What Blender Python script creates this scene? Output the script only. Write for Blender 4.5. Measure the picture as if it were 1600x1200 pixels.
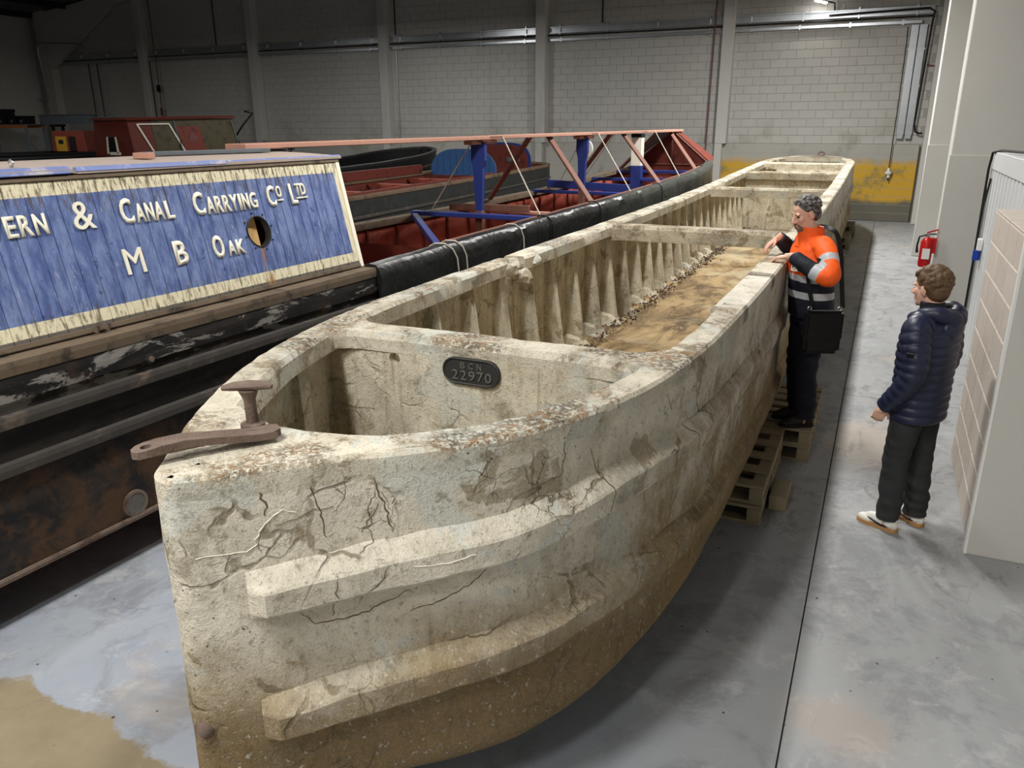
import bpy, bmesh, math, random
import numpy as np
from mathutils import Vector, Matrix, noise as mnoise
random.seed(7)
for o in list(bpy.data.objects): bpy.data.objects.remove(o)
SC = bpy.context.scene
COL = SC.collection

# ------------------------------------------------------------------ camera, world, lights, exposure
F_PX, CAM_H = 1225.0, 2.6
PITCH, YAW, ROLL = math.radians(18.3), math.radians(24.8), math.radians(-0.25)
cam_d = bpy.data.cameras.new('camera'); cam = bpy.data.objects.new('camera', cam_d); COL.objects.link(cam)
cam_d.sensor_fit = 'HORIZONTAL'; cam_d.sensor_width = 36.0; cam_d.lens = 36.0 * F_PX / 1600.0
cam_d.clip_start = 0.05; cam_d.clip_end = 200
_fw = Vector((-math.sin(YAW) * math.cos(PITCH), math.cos(YAW) * math.cos(PITCH), -math.sin(PITCH)))
_rt = Vector((math.cos(YAW), math.sin(YAW), 0)); _up = _rt.cross(_fw)
_r2 = _rt * math.cos(ROLL) + _up * math.sin(ROLL); _u2 = -_rt * math.sin(ROLL) + _up * math.cos(ROLL)
cam.matrix_world = Matrix(((_r2.x, _u2.x, -_fw.x, 0), (_r2.y, _u2.y, -_fw.y, 0), (_r2.z, _u2.z, -_fw.z, CAM_H), (0, 0, 0, 1)))
SC.camera = cam
W = bpy.data.worlds.new('world'); SC.world = W; W.use_nodes = True
W.node_tree.nodes['Background'].inputs[0].default_value = (0.8, 0.85, 0.9, 1)
W.node_tree.nodes['Background'].inputs[1].default_value = 0.02
VS = SC.view_settings
VS.view_transform = 'Standard'; VS.look = 'None'; VS.gamma = 1.0; VS.use_curve_mapping = False; VS.exposure = 0.32
LAMP_X, LAMP_Z = -2.15, 5.9
LAMP_Y = (-0.4, 6.4, 12.2, 18.0)
LAMP_W = (220, 215, 280, 500)
FAR_FILL_LAMPS = ((-13.0, 9.0), (-13.0, 19.0), (-23.0, 14.0))  # unseen lamps added to brighten the dark left of the hall
def area(name, loc, power, sx, sy, rot=(0, 0, 0), col=(1.0, 0.98, 0.945)):
    d = bpy.data.lights.new(name, 'AREA'); d.shape = 'RECTANGLE'; d.size = sx; d.size_y = sy; d.energy = power; d.color = col
    o = bpy.data.objects.new(name, d); COL.objects.link(o); o.location = loc; o.rotation_euler = rot
    return o
for _y, _w in zip(LAMP_Y, LAMP_W): area('hall_light', (LAMP_X, _y, LAMP_Z - 0.06), _w, 0.28, 1.5)
area('hall_light', (-5.2, -1.0, LAMP_Z - 0.06), 115, 0.28, 1.5)
area('hall_light', (-1.4, -2.7, LAMP_Z - 0.06), 130, 0.28, 1.5)
for _x, _y in FAR_FILL_LAMPS: area('hall_light', (_x, _y, LAMP_Z - 0.06), 190, 0.28, 1.5)

# ------------------------------------------------------------------ material builder
class NB:
    def __init__(s, name):
        s.m = bpy.data.materials.new(name); s.m.use_nodes = True
        s.nt = s.m.node_tree; s.b = s.nt.nodes['Principled BSDF']; s.L = s.nt.links.new
    def n(s, t): return s.nt.nodes.new(t)
    def put(s, sock, v):
        if isinstance(v, bpy.types.NodeSocket): s.L(v, sock)
        elif isinstance(v, (tuple, list)) and len(v) == 3 and sock.type == 'RGBA': sock.default_value = (*v, 1)
        else: sock.default_value = v
    def pos(s): return s.n('ShaderNodeNewGeometry').outputs['Position']
    def nrm(s): return s.n('ShaderNodeNewGeometry').outputs['Normal']
    def obj(s): return s.n('ShaderNodeTexCoord').outputs['Object']
    def rnd(s): return s.n('ShaderNodeObjectInfo').outputs['Random']
    def sep(s, v):
        q = s.n('ShaderNodeSeparateXYZ'); s.L(v, q.inputs[0]); return q.outputs
    def scl(s, v, k, off=(0, 0, 0)):
        q = s.n('ShaderNodeMapping'); s.L(v, q.inputs[0]); q.inputs['Scale'].default_value = k; q.inputs['Location'].default_value = off; return q.outputs[0]
    def noise(s, v, scale, detail=4, rough=0.55, dist=0):
        q = s.n('ShaderNodeTexNoise'); s.L(v, q.inputs['Vector']); q.inputs['Scale'].default_value = scale
        q.inputs['Detail'].default_value = detail; q.inputs['Roughness'].default_value = rough; q.inputs['Distortion'].default_value = dist
        return q.outputs['Fac']
    def vor(s, v, scale, feat='DISTANCE_TO_EDGE'):
        q = s.n('ShaderNodeTexVoronoi'); q.feature = feat; s.L(v, q.inputs['Vector']); q.inputs['Scale'].default_value = scale
        return q.outputs['Distance']
    def warp(s, v, scale, amt):
        q = s.n('ShaderNodeTexNoise'); s.L(v, q.inputs['Vector']); q.inputs['Scale'].default_value = scale; q.inputs['Detail'].default_value = 3
        a = s.n('ShaderNodeVectorMath'); a.operation = 'MULTIPLY_ADD'; s.L(q.outputs['Color'], a.inputs[0]); a.inputs[1].default_value = (amt,) * 3; s.L(v, a.inputs[2])
        return a.outputs[0]
    def math(s, op, a, b=0.0, c=0.0):
        q = s.n('ShaderNodeMath'); q.operation = op; q.use_clamp = False
        for i, v in enumerate((a, b, c)): s.put(q.inputs[i], v)
        return q.outputs[0]
    def rng(s, v, a, b, c=0.0, d=1.0):
        q = s.n('ShaderNodeMapRange'); q.interpolation_type = 'SMOOTHSTEP'
        for i, x in enumerate((v, a, b, c, d)): s.put(q.inputs[i], x)
        return q.outputs[0]
    def mul(s, *a):
        r = a[0]
        for x in a[1:]: r = s.math('MULTIPLY', r, x)
        return r
    def mix(s, f, a, b, mode='MIX'):
        q = s.n('ShaderNodeMix'); q.data_type = 'RGBA'; q.blend_type = mode
        s.put(q.inputs[0], f); s.put(q.inputs[6], a); s.put(q.inputs[7], b); return q.outputs[2]
    def fin(s, col, rough=0.8, bump=None, bs=0.3, bd=0.01, metal=0.0, spec=0.3):
        s.put(s.b.inputs['Base Color'], col); s.put(s.b.inputs['Roughness'], rough); s.put(s.b.inputs['Metallic'], metal)
        s.put(s.b.inputs['Specular IOR Level'], spec)
        if bump is not None:
            q = s.n('ShaderNodeBump'); s.L(bump, q.inputs['Height']); q.inputs['Strength'].default_value = bs; q.inputs['Distance'].default_value = bd
            s.L(q.outputs[0], s.b.inputs['Normal'])
        return s.m
def lin(r, g, b):
    f = lambda c: (c / 255) / 12.92 if c <= 10 else (((c / 255) + 0.055) / 1.055) ** 2.4
    return (f(r), f(g), f(b))
def simple(name, rgb, rough=0.6, var=0.15, sc=12, metal=0.0, bs=0.15, spec=0.3, dirt=None, dirt_sc=5, dirt_lo=0.5, dirt_hi=0.7):
    b = NB(name); P = b.obj(); c = lin(*rgb)
    n1 = b.noise(P, sc); k = 1 - var
    col = b.mix(n1, tuple(x * k for x in c), tuple(min(1, x * (1 + var)) for x in c))
    if dirt: col = b.mix(b.rng(b.noise(P, dirt_sc, 6, 0.65), dirt_lo, dirt_hi), col, lin(*dirt))
    return b.fin(col, rough, b.noise(P, sc * 8, 3), bs, 0.004, metal, spec)

MAT = {}
def concrete(name, tint=(1, 1, 1), waterline=True, lichen=0.5, cracks=0.8, streaks=False, dark=0.0):
    b = NB(name); P = b.pos(); S = b.sep(P); N = b.sep(b.nrm())
    t = lambda r, g, bl: tuple(x * k for x, k in zip(lin(r, g, bl), tint))
    big = b.noise(P, 1.3, 5, 0.6, 0.4); mid = b.noise(P, 5, 6, 0.68, 0.3); fine = b.noise(P, 34, 5, 0.72); grit = b.noise(P, 120, 4, 0.75)
    Q = b.warp(P, 4.5, 0.24)
    col = b.mix(b.rng(mid, 0.34, 0.68), t(200, 193, 176), t(226, 219, 203))
    col = b.mix(b.rng(big, 0.48, 0.64, 0, 0.6), col, t(180, 173, 157))
    # lighter lime-washed patches bounded by cracks, damp brown ones
    pn = b.noise(Q, 2.6, 4, 0.6, 0.6)
    col = b.mix(b.rng(pn, 0.575, 0.60, 0, 0.8), col, b.mix(fine, t(190, 194, 188), t(214, 214, 204)))
    damp = b.rng(b.noise(Q, 2.9, 5, 0.62, 0.5), 0.60, 0.63)
    col = b.mix(b.mul(damp, 0.62), col, t(128, 112, 84))
    if waterline:
        zz = b.math('ADD', S[2], b.math('MULTIPLY', b.math('SUBTRACT', b.noise(P, 2.0, 6, 0.65, 0.4), 0.5), 0.9))
        col = b.mix(b.mul(b.rng(zz, 1.12, 0.72), 0.75), col, b.mix(b.rng(mid, 0.35, 0.65), t(150, 128, 88), t(120, 98, 60)))
        col = b.mix(b.mul(b.rng(zz, 0.82, 0.55), 0.72), col, b.mix(b.rng(fine, 0.35, 0.65), t(92, 72, 42), t(132, 106, 64)))
        aft = b.mul(b.rng(S[1], 2.3, 3.4), b.rng(b.noise(P, 2.4, 6, 0.7, 0.5), 0.40, 0.60), b.rng(S[2], 1.52, 1.15))
        col = b.mix(b.mul(aft, 0.75), col, b.mix(mid, t(158, 132, 86), t(122, 102, 68)))
        st = b.rng(b.noise(b.scl(P, (5.0, 5.0, 1.1)), 3, 6, 0.72), 0.52, 0.70)
        col = b.mix(b.mul(st, b.rng(S[2], 1.4, 0.9), 0.5), col, t(100, 84, 58))
    if streaks:
        st = b.rng(b.noise(b.scl(P, (9, 9, 0.9)), 1.6, 5, 0.7), 0.48, 0.70)
        col = b.mix(b.mul(st, 0.6), col, t(132, 116, 88))
    grime = b.mul(b.rng(b.noise(P, 3.3, 8, 0.75, 0.2), 0.53, 0.66), 0.6)
    col = b.mix(grime, col, t(118, 106, 84))
    cm = b.rng(b.noise(P, 1.7, 2, 0.5), 0.42, 0.54)
    e = b.vor(Q, 3.6); e2 = b.vor(b.warp(P, 9, 0.12), 8.5)
    seam = b.mul(b.rng(e, 0.035, 0.010), cm, b.rng(b.noise(P, 6, 3), 0.42, 0.6), cracks)
    col = b.mix(b.mul(seam, 0.9), col, t(112, 98, 74))
    hair = b.mul(b.rng(e2, 0.016, 0.004), cm, b.rng(b.noise(P, 3.1, 2), 0.52, 0.6), cracks)
    col = b.mix(hair, col, t(84, 76, 62))
    col = b.mix(b.rng(fine, 0.54, 0.70, 0, 0.6), col, t(116, 106, 86)); col = b.mix(b.rng(fine, 0.44, 0.30, 0, 0.55), col, t(228, 222, 204))
    col = b.mix(b.rng(grit, 0.54, 0.70, 0, 0.6), col, t(92, 84, 68)); col = b.mix(b.rng(grit, 0.43, 0.30, 0, 0.28), col, t(226, 218, 198))
    pit = b.mul(b.rng(b.vor(P, 26, 'F1'), 0.13, 0.08), b.rng(b.noise(P, 2.5, 2), 0.5, 0.64))
    col = b.mix(b.mul(pit, 0.85), col, t(60, 54, 44))
    upf = b.rng(N[2], 0.25, 0.75)
    li = b.mul(b.math('MAXIMUM', upf, b.mul(lichen, 0.35)), b.rng(b.noise(P, 2.6, 5, 0.7, 0.4), 0.60 - 0.20 * lichen, 0.72 - 0.15 * lichen), b.rng(b.noise(P, 52, 5, 0.75), 0.44, 0.56))
    col = b.mix(b.mul(li, 0.85), col, b.mix(b.rng(b.noise(P, 9, 3), 0.42, 0.62), t(84, 70, 48), t(152, 112, 68)))
    if dark: col = b.mix(dark, col, t(60, 54, 44))
    h = b.math('ADD', b.math('ADD', b.mul(fine, 0.8), b.mul(grit, 0.5)), b.math('ADD', b.mul(mid, 0.8), b.mul(b.math('ADD', seam, hair), -1.1)))
    h = b.math('ADD', h, b.mul(li, b.noise(P, 90, 2), 1.5))
    return b.fin(col, 0.88, h, 0.7, 0.016, 0, 0.2)
MAT['concrete'] = concrete('weathered_concrete', lichen=0.12)
MAT['concrete_in'] = concrete('hold_concrete', (1.0, 0.98, 0.92), False, 0.2, 0.35, True)
MAT['concrete_top'] = concrete('lichen_concrete', (1.0, 0.99, 0.96), False, 0.75, 0.3)
MAT['concrete_clean'] = concrete('clean_concrete', (1.04, 1.04, 1.06), False, 0.0, 0.1)
MAT['concrete_beam'] = concrete('beam_concrete', (0.92, 0.88, 0.80), False, 0.9, 0.3, False, 0.16)

def hold_floor():
    b = NB('hold_floor_silt'); P = b.pos()
    a = b.noise(b.scl(P, (2.2, 0.8, 1)), 1.6, 7, 0.7, 1.2)
    col = b.mix(b.rng(a, 0.35, 0.6), lin(108, 86, 56), lin(162, 138, 98))
    col = b.mix(b.rng(b.noise(b.scl(P, (1, 0.6, 1)), 3.1, 7, 0.75, 0.6), 0.52, 0.64), col, lin(92, 74, 50))
    col = b.mix(b.mul(b.rng(b.noise(P, 1.1, 3), 0.5, 0.65), 0.6), col, lin(178, 166, 136))
    return b.fin(col, 0.85, b.noise(P, 9, 7, 0.75, 0.6), 0.8, 0.03)
MAT['hold_floor'] = hold_floor()

def floor_mat():
    b = NB('painted_floor'); P = b.pos(); S = b.sep(P)
    big = b.noise(P, 0.55, 5, 0.6, 0.4); fine = b.noise(P, 14, 6, 0.7)
    col = b.mix(b.rng(big, 0.35, 0.65), lin(136, 144, 158), lin(156, 161, 168))
    col = b.mix(b.rng(S[0], -1.5, 0.2), col, b.mix(big, lin(142, 144, 147), lin(164, 165, 164)))
    col = b.mix(b.mul(b.rng(b.noise(P, 1.6, 8, 0.75, 0.6), 0.48, 0.62), 0.65), col, lin(124, 126, 130)); col = b.mix(b.mul(b.rng(b.noise(P, 3.7, 8, 0.75, 0.4), 0.54, 0.64), 0.5), col, lin(178, 178, 178))
    col = b.mix(b.mul(b.rng(b.noise(P, 0.8, 4, 0.6), 0.60, 0.70), 0.5), col, lin(168, 158, 146))
    # bare ground where the paint stops by the bow, edge wavering
    w = b.mul(b.math('SUBTRACT', b.noise(P, 3.5, 6, 0.6), 0.5), 0.35)
    edge = b.math('ADD', b.math('ADD', b.mul(S[0], 0.02), S[1]), w)
    bare = b.mul(b.rng(edge, 1.83, 1.79), b.rng(S[0], -1.2, -1.6))
    col = b.mix(bare, col, b.mix(b.noise(P, 4, 6, 0.7), lin(120, 108, 86), lin(150, 138, 114)))
    d = b.math('SQRT', b.math('ADD', b.math('POWER', b.math('SUBTRACT', S[0], 0.15), 2), b.math('POWER', b.mul(b.math('SUBTRACT', S[1], 3.25), 1.3), 2)))
    col = b.mix(b.mul(b.rng(b.math('ADD', d, w), 0.35, 0.12), 0.35), col, lin(178, 158, 140))
    d2 = b.math('SQRT', b.math('ADD', b.math('POWER', b.math('SUBTRACT', S[0], 0.2), 2), b.math('POWER', b.mul(b.math('SUBTRACT', S[1], 6.9), 0.6), 2)))
    col = b.mix(b.mul(b.rng(b.math('ADD', d2, w), 0.5, 0.2), 0.55), col, lin(176, 160, 140))
    ck = b.mul(b.rng(b.vor(b.warp(P, 3, 0.3), 1.6), 0.008, 0.002), b.rng(b.noise(P, 1.2, 2), 0.55, 0.65))
    col = b.mix(b.mul(ck, 0.3), col, lin(92, 92, 92))
    sp = b.mul(b.rng(b.vor(P, 9, 'F1'), 0.09, 0.05), b.rng(b.noise(P, 2.2, 2), 0.5, 0.6))
    col = b.mix(sp, col, lin(60, 60, 58))
    dk = b.mul(b.rng(b.noise(b.scl(P, (1.4, 0.8, 1)), 2.3, 7, 0.75, 0.8), 0.53, 0.62), b.rng(S[1], 3.2, 5.5))
    col = b.mix(b.mul(dk, 0.6), col, lin(112, 112, 112))
    return b.fin(col, b.rng(fine, 0.3, 0.7, 0.38, 0.62), b.math('ADD', b.mul(fine, 0.5), b.mul(bare, -0.6)), 0.25, 0.01, 0, 0.4)
MAT['floor'] = floor_mat()

def wall_mat(name, dado=True, base=(190, 188, 182)):
    b = NB(name); P = b.pos(); S = b.sep(P)
    col = b.mix(b.noise(P, 0.7, 5, 0.6), lin(*[c - 16 for c in base]), lin(*base))
    col = b.mix(b.mul(b.rng(b.noise(b.scl(P, (1, 1, 0.25)), 1.3, 6, 0.7), 0.55, 0.75), 0.35), col, lin(140, 138, 130))
    r = b.rnd(); col = b.mix(b.mul(r, 0.10), col, lin(130, 128, 122))
    if dado:
        g = b.mul(b.rng(b.noise(P, 0.9, 5, 0.65, 0.3), 0.5, 0.66), b.rng(S[2], 3.4, 1.6))
        col = b.mix(b.mul(g, 0.55), col, lin(122, 124, 104))
        z = b.math('ADD', S[2], b.mul(b.math('SUBTRACT', b.noise(P, 2.5, 4), 0.5), 0.35))
        x = b.math('ADD', S[0], b.mul(b.noise(P, 3, 2), 0.2))
        y = b.mul(b.rng(z, 1.72, 1.45), b.rng(x, -5.9, -5.3), b.rng(x, 1.4, 1.2))
        yc = b.mix(b.rng(b.noise(P, 1.4, 6, 0.7), 0.52, 0.68), lin(204, 158, 16), lin(126, 118, 70))
        yc = b.mix(b.rng(z, 0.62, 0.45), yc, lin(96, 92, 78))
        col = b.mix(b.mul(y, 0.9), col, yc)
    f = b.noise(P, 40, 4, 0.7)
    return b.fin(col, 0.8, f, 0.3, 0.006)
MAT['block'] = wall_mat('painted_block')
MAT['joint'] = wall_mat('painted_joint', False, (166, 164, 158))
MAT['render'] = wall_mat('grey_render', True, (176, 174, 166))
MAT['column'] = wall_mat('painted_column', False, (196, 194, 188))
MAT['white_wall'] = wall_mat('white_board', False, (204, 202, 196))
MAT['ceiling'] = simple('ceiling_sheet', (92, 92, 92), 0.8)
MAT['purlin'] = simple('dark_purlin', (34, 32, 32), 0.7)
MAT['galv'] = simple('galvanised_steel', (176, 180, 184), 0.32, 0.2, 6, 0.85)
MAT['black_cable'] = simple('black_cable', (22, 22, 22), 0.5)
MAT['white_plastic'] = simple('white_plastic', (224, 224, 220), 0.4, 0.05)
MAT['blue_plastic'] = simple('blue_plastic', (30, 60, 150), 0.4, 0.05)
MAT['maroon'] = simple('maroon_conduit', (112, 72, 72), 0.6)
def breeze():
    b = NB('bare_concrete_block'); P = b.pos()
    col = b.mix(b.noise(P, 5, 6, 0.7), lin(184, 174, 164), lin(208, 198, 187)); col = b.mix(b.mul(b.rnd(), 0.25), col, lin(172, 160, 150))
    return b.fin(col, 0.9, b.noise(P, 60, 4, 0.75), 0.6, 0.01)
MAT['breeze'] = breeze()
MAT['joint_dark'] = simple('dark_floor_joint', (62, 62, 62), 0.9)
MAT['mortar'] = simple('mortar', (222, 216, 207), 0.9)

def planks_mat():
    b = NB('cabin_plank_paint'); P = b.obj(); S = b.sep(P)
    wob = b.mul(b.math('SUBTRACT', b.noise(P, 40, 2), 0.5), 0.006); z = b.math('ADD', S[2], wob); y = S[1]
    v = b.noise(b.scl(P, (3, 3, 0.7)), 6, 5, 0.65)
    blue = b.mix(b.rng(v, 0.35, 0.65), lin(74, 94, 148), lin(118, 136, 182))
    blue = b.mix(b.mul(b.rng(b.noise(b.scl(P, (8, 8, 1.6)), 5, 5, 0.7), 0.58, 0.70), 0.6), blue, lin(164, 170, 188))
    blue = b.mix(b.rng(b.noise(P, 14, 4, 0.6), 0.64, 0.70, 0, 0.8), blue, lin(52, 66, 128))
    cream = b.mix(v, lin(232, 224, 196), lin(214, 204, 172))
    inb = b.mul(b.rng(z, 1.590, 1.593), b.rng(z, 2.237, 2.234), b.rng(y, 3.402, 3.399))
    col = b.mix(inb, cream, blue)
    drip = b.mul(b.rng(b.noise(b.scl(P, (30, 30, 2.0)), 1.3, 5, 0.75), 0.47, 0.62), b.rng(z, 2.0, 2.32, 0.14, 1.0))
    drip2 = b.mul(b.rng(b.noise(b.scl(P, (26, 26, 1.6), (3, 1, 0)), 1.5, 5, 0.75), 0.50, 0.64), b.rng(z, 1.75, 1.5, 0.12, 0.9))
    col = b.mix(b.math('MINIMUM', b.math('ADD', drip, drip2), 0.85), col, lin(82, 70, 52))
    wood = b.mul(b.rng(b.noise(b.scl(P, (20, 20, 1.2), (7, 2, 1)), 2.0, 5, 0.7), 0.66, 0.72), 0.7)
    col = b.mix(wood, col, lin(150, 122, 92))
    bot = b.rng(z, 1.522, 1.518); top = b.rng(z, 2.305, 2.312)
    col = b.mix(b.math('MAXIMUM', bot, top), col, b.mix(v, lin(78, 74, 70), lin(116, 108, 98)))
    ru = b.mul(b.rng(b.math('ABSOLUTE', b.math('SUBTRACT', y, 2.43)), 0.06, 0.01), b.rng(z, 1.80, 1.76), b.rng(b.noise(b.scl(P, (40, 40, 2)), 1, 4), 0.42, 0.55))
    col = b.mix(b.mul(ru, 0.8), col, lin(160, 116, 60))
    return b.fin(col, 0.55, b.noise(b.scl(P, (30, 30, 2)), 3, 4), 0.3, 0.004)
MAT['plank'] = planks_mat()
def oak_hull():
    b = NB('black_oak_hull'); P = b.obj(); S = b.sep(P)
    n = b.noise(b.scl(P, (1, 0.5, 2)), 4, 6, 0.7, 0.3)
    col = b.mix(b.rng(n, 0.4, 0.65), lin(24, 23, 23), lin(44, 40, 37))
    wh = b.mul(b.rng(b.noise(b.scl(P, (1, 0.7, 2.2)), 3.4, 7, 0.72, 0.5), 0.52, 0.58), b.rng(S[2], 1.17, 1.26))
    col = b.mix(b.mul(wh, 0.75), col, lin(150, 146, 140))
    br = b.mul(b.rng(b.noise(P, 2.3, 6, 0.7), 0.55, 0.68), 0.5); col = b.mix(br, col, lin(82, 62, 48))
    ru = b.mul(b.rng(S[2], 0.9, 0.8), b.rng(b.noise(P, 3.7, 6, 0.72, 0.4), 0.42, 0.62)); col = b.mix(b.mul(ru, 0.8), col, lin(80, 56, 34))
    return b.fin(col, 0.6, b.noise(P, 18, 6, 0.7), 0.5, 0.008)
MAT['oak_hull'] = oak_hull()
MAT['grimy_wood'] = simple('grimy_gunwale_wood', (104, 90, 74), 0.85, 0.25, 9, dirt=(58, 50, 42))
MAT['strake_wood'] = simple('strake_wood', (66, 62, 58), 0.7, 0.3, 9, dirt=(104, 92, 80), dirt_sc=4, dirt_lo=0.55)
MAT['cream'] = simple('cream_paint', (244, 238, 218), 0.5, 0.06, 9)
MAT['white_paint'] = simple('white_paint', (236, 232, 218), 0.5, 0.05)
MAT['roof_blue'] = simple('faded_blue_roof', (112, 128, 182), 0.55, 0.2, 6, dirt=(186, 180, 182), dirt_sc=6)
MAT['roof_pink'] = simple('faded_roof_boards', (176, 160, 150), 0.8, 0.15, 8)
MAT['blue'] = simple('blue_gloss', (46, 60, 126), 0.4, 0.15, 5)
MAT['light_blue'] = simple('light_blue_board', (66, 110, 168), 0.5, 0.12, 6)
MAT['red'] = simple('red_hold_paint', (176, 90, 70), 0.6, 0.18, 5, dirt=(96, 44, 34), dirt_sc=3)
MAT['cabin_red'] = simple('dull_red_cabin', (98, 42, 32), 0.65, 0.2, 5)
MAT['dark_red'] = simple('dark_red_paint', (112, 50, 40), 0.6, 0.2, 5, dirt=(70, 36, 30))
MAT['pink_wood'] = simple('pink_primer_plank', (184, 138, 120), 0.7, 0.12, 8)
MAT['brown_wood'] = simple('brown_painted_wood', (122, 84, 70), 0.65, 0.15, 8)
MAT['black'] = simple('black_paint', (20, 20, 21), 0.55, 0.2, 6)
MAT['black_boat'] = simple('black_boat_side', (38, 40, 40), 0.6, 0.25, 5, dirt=(56, 54, 48))
MAT['tan_rail'] = simple('worn_rail', (112, 92, 72), 0.8, 0.2, 6, dirt=(70, 52, 42))
MAT['rope'] = simple('pale_rope', (196, 190, 176), 0.85, 0.1, 40)
def tarp_mat():
    b = NB('black_tarpaulin'); P = b.obj()
    S = b.sep(P)
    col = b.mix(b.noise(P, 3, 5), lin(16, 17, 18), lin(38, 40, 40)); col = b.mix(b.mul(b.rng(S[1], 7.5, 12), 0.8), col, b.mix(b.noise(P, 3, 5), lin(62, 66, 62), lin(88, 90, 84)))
    return b.fin(col, 0.32, b.noise(P, 6, 5, 0.6, 0.6), 0.5, 0.04, 0, 0.5)
MAT['tarp'] = tarp_mat()
MAT['iron'] = simple('rusty_iron', (116, 100, 90), 0.75, 0.3, 22, 0.2, 0.9, dirt=(78, 60, 50))
MAT['cast_iron'] = simple('dark_cast_iron', (58, 58, 56), 0.5, 0.2, 20, 0.3, 0.4)
MAT['mesh_steel'] = simple('mesh_steel', (150, 144, 136), 0.45, 0.1, 20, 0.6)
MAT['pine'] = simple('pallet_pine', (142, 130, 106), 0.8, 0.18, 7)
MAT['ply'] = simple('plywood', (206, 168, 112), 0.6, 0.12, 6)
MAT['yellow'] = simple('yellow_panel', (150, 116, 34), 0.6)
MAT['orange_shelf'] = simple('orange_rack_beam', (176, 104, 54), 0.5)
MAT['grey_board'] = simple('grey_board', (96, 102, 106), 0.7, 0.25, 4)
MAT['grey_metal'] = simple('grey_upright', (110, 116, 122), 0.5)
MAT['clad'] = simple('white_cladding', (206, 208, 208), 0.5, 0.05, 3)
MAT['ext_red'] = simple('extinguisher_red', (178, 22, 24), 0.3, 0.05)
MAT['rubber'] = simple('black_rubber', (16, 16, 16), 0.6)
MAT['olive'] = simple('olive_cabin_side', (74, 68, 48), 0.6, 0.25, 4, dirt=(52, 40, 28))
def glow(name, e):
    b = NB(name); b.put(b.b.inputs['Emission Color'], (1, 0.97, 0.92)); b.put(b.b.inputs['Emission Strength'], e); return b.fin((0.9, 0.9, 0.9), 0.5)
MAT['lamp_face'] = glow('lamp_lens', 60.0)

# ------------------------------------------------------------------ mesh helpers
def new_obj(name, me, mat=None, parent=None, smooth=False):
    o = bpy.data.objects.new(name, me); COL.objects.link(o)
    if mat is not None:
        for m in (mat if isinstance(mat, (list, tuple)) else [mat]): me.materials.append(MAT[m] if isinstance(m, str) else m)
    if parent is not None: o.parent = parent
    if smooth:
        for p in me.polygons: p.use_smooth = True
        me.set_sharp_from_angle(angle=math.radians(38))
    return o
def from_bm(name, bm, mat=None, parent=None, smooth=False, recalc=True):
    if recalc: bmesh.ops.recalc_face_normals(bm, faces=bm.faces)
    me = bpy.data.meshes.new(name); bm.to_mesh(me); bm.free()
    return new_obj(name, me, mat, parent, smooth)
def tag(o, label=None, cat=None, group=None, kind=None):
    if label: o['label'] = label
    if cat: o['category'] = cat
    if group: o['group'] = group
    if kind: o['kind'] = kind
    return o
def empty(name, loc=(0, 0, 0), rz=0.0):
    o = bpy.data.objects.new(name, None); COL.objects.link(o); o.location = loc; o.rotation_euler = (0, 0, rz); o.empty_display_size = 0.1
    return o
def box(bm, x0, x1, y0, y1, z0, z1):
    v = [bm.verts.new(p) for p in ((x0, y0, z0), (x1, y0, z0), (x1, y1, z0), (x0, y1, z0), (x0, y0, z1), (x1, y0, z1), (x1, y1, z1), (x0, y1, z1))]
    for f in ((0, 3, 2, 1), (4, 5, 6, 7), (0, 1, 5, 4), (1, 2, 6, 5), (2, 3, 7, 6), (3, 0, 4, 7)): bm.faces.new([v[i] for i in f])
    return v
def hexa(bm, P):
    v = [bm.verts.new(p) for p in P]
    for f in ((0, 3, 2, 1), (4, 5, 6, 7), (0, 1, 5, 4), (1, 2, 6, 5), (2, 3, 7, 6), (3, 0, 4, 7)): bm.faces.new([v[i] for i in f])
def bevel(bm, w, seg=1):
    bmesh.ops.bevel(bm, geom=list(bm.edges), offset=w, segments=seg, affect='EDGES', clamp_overlap=True)
def boxo(name, b, mat, parent=None, bev=0.0):
    bm = bmesh.new(); box(bm, *b)
    if bev: bevel(bm, bev)
    return from_bm(name, bm, mat, parent)
def bar(bm, a, b, w, h, up=(0, 0, 1)):
    a, b = Vector(a), Vector(b); d = (b - a).normalized(); s = d.cross(Vector(up))
    if s.length < 1e-4: s = d.cross(Vector((1, 0, 0)))
    s.normalize(); u = s.cross(d)
    P = [p + s * sx * w / 2 + u * sz * h / 2 for p in (a, b) for sx, sz in ((-1, -1), (1, -1), (1, 1), (-1, 1))]
    hexa(bm, P)
def baro(name, a, b, w, h, mat, parent=None, bev=0.0, up=(0, 0, 1)):
    bm = bmesh.new(); bar(bm, a, b, w, h, up)
    if bev: bevel(bm, bev)
    return from_bm(name, bm, mat, parent)
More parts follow.
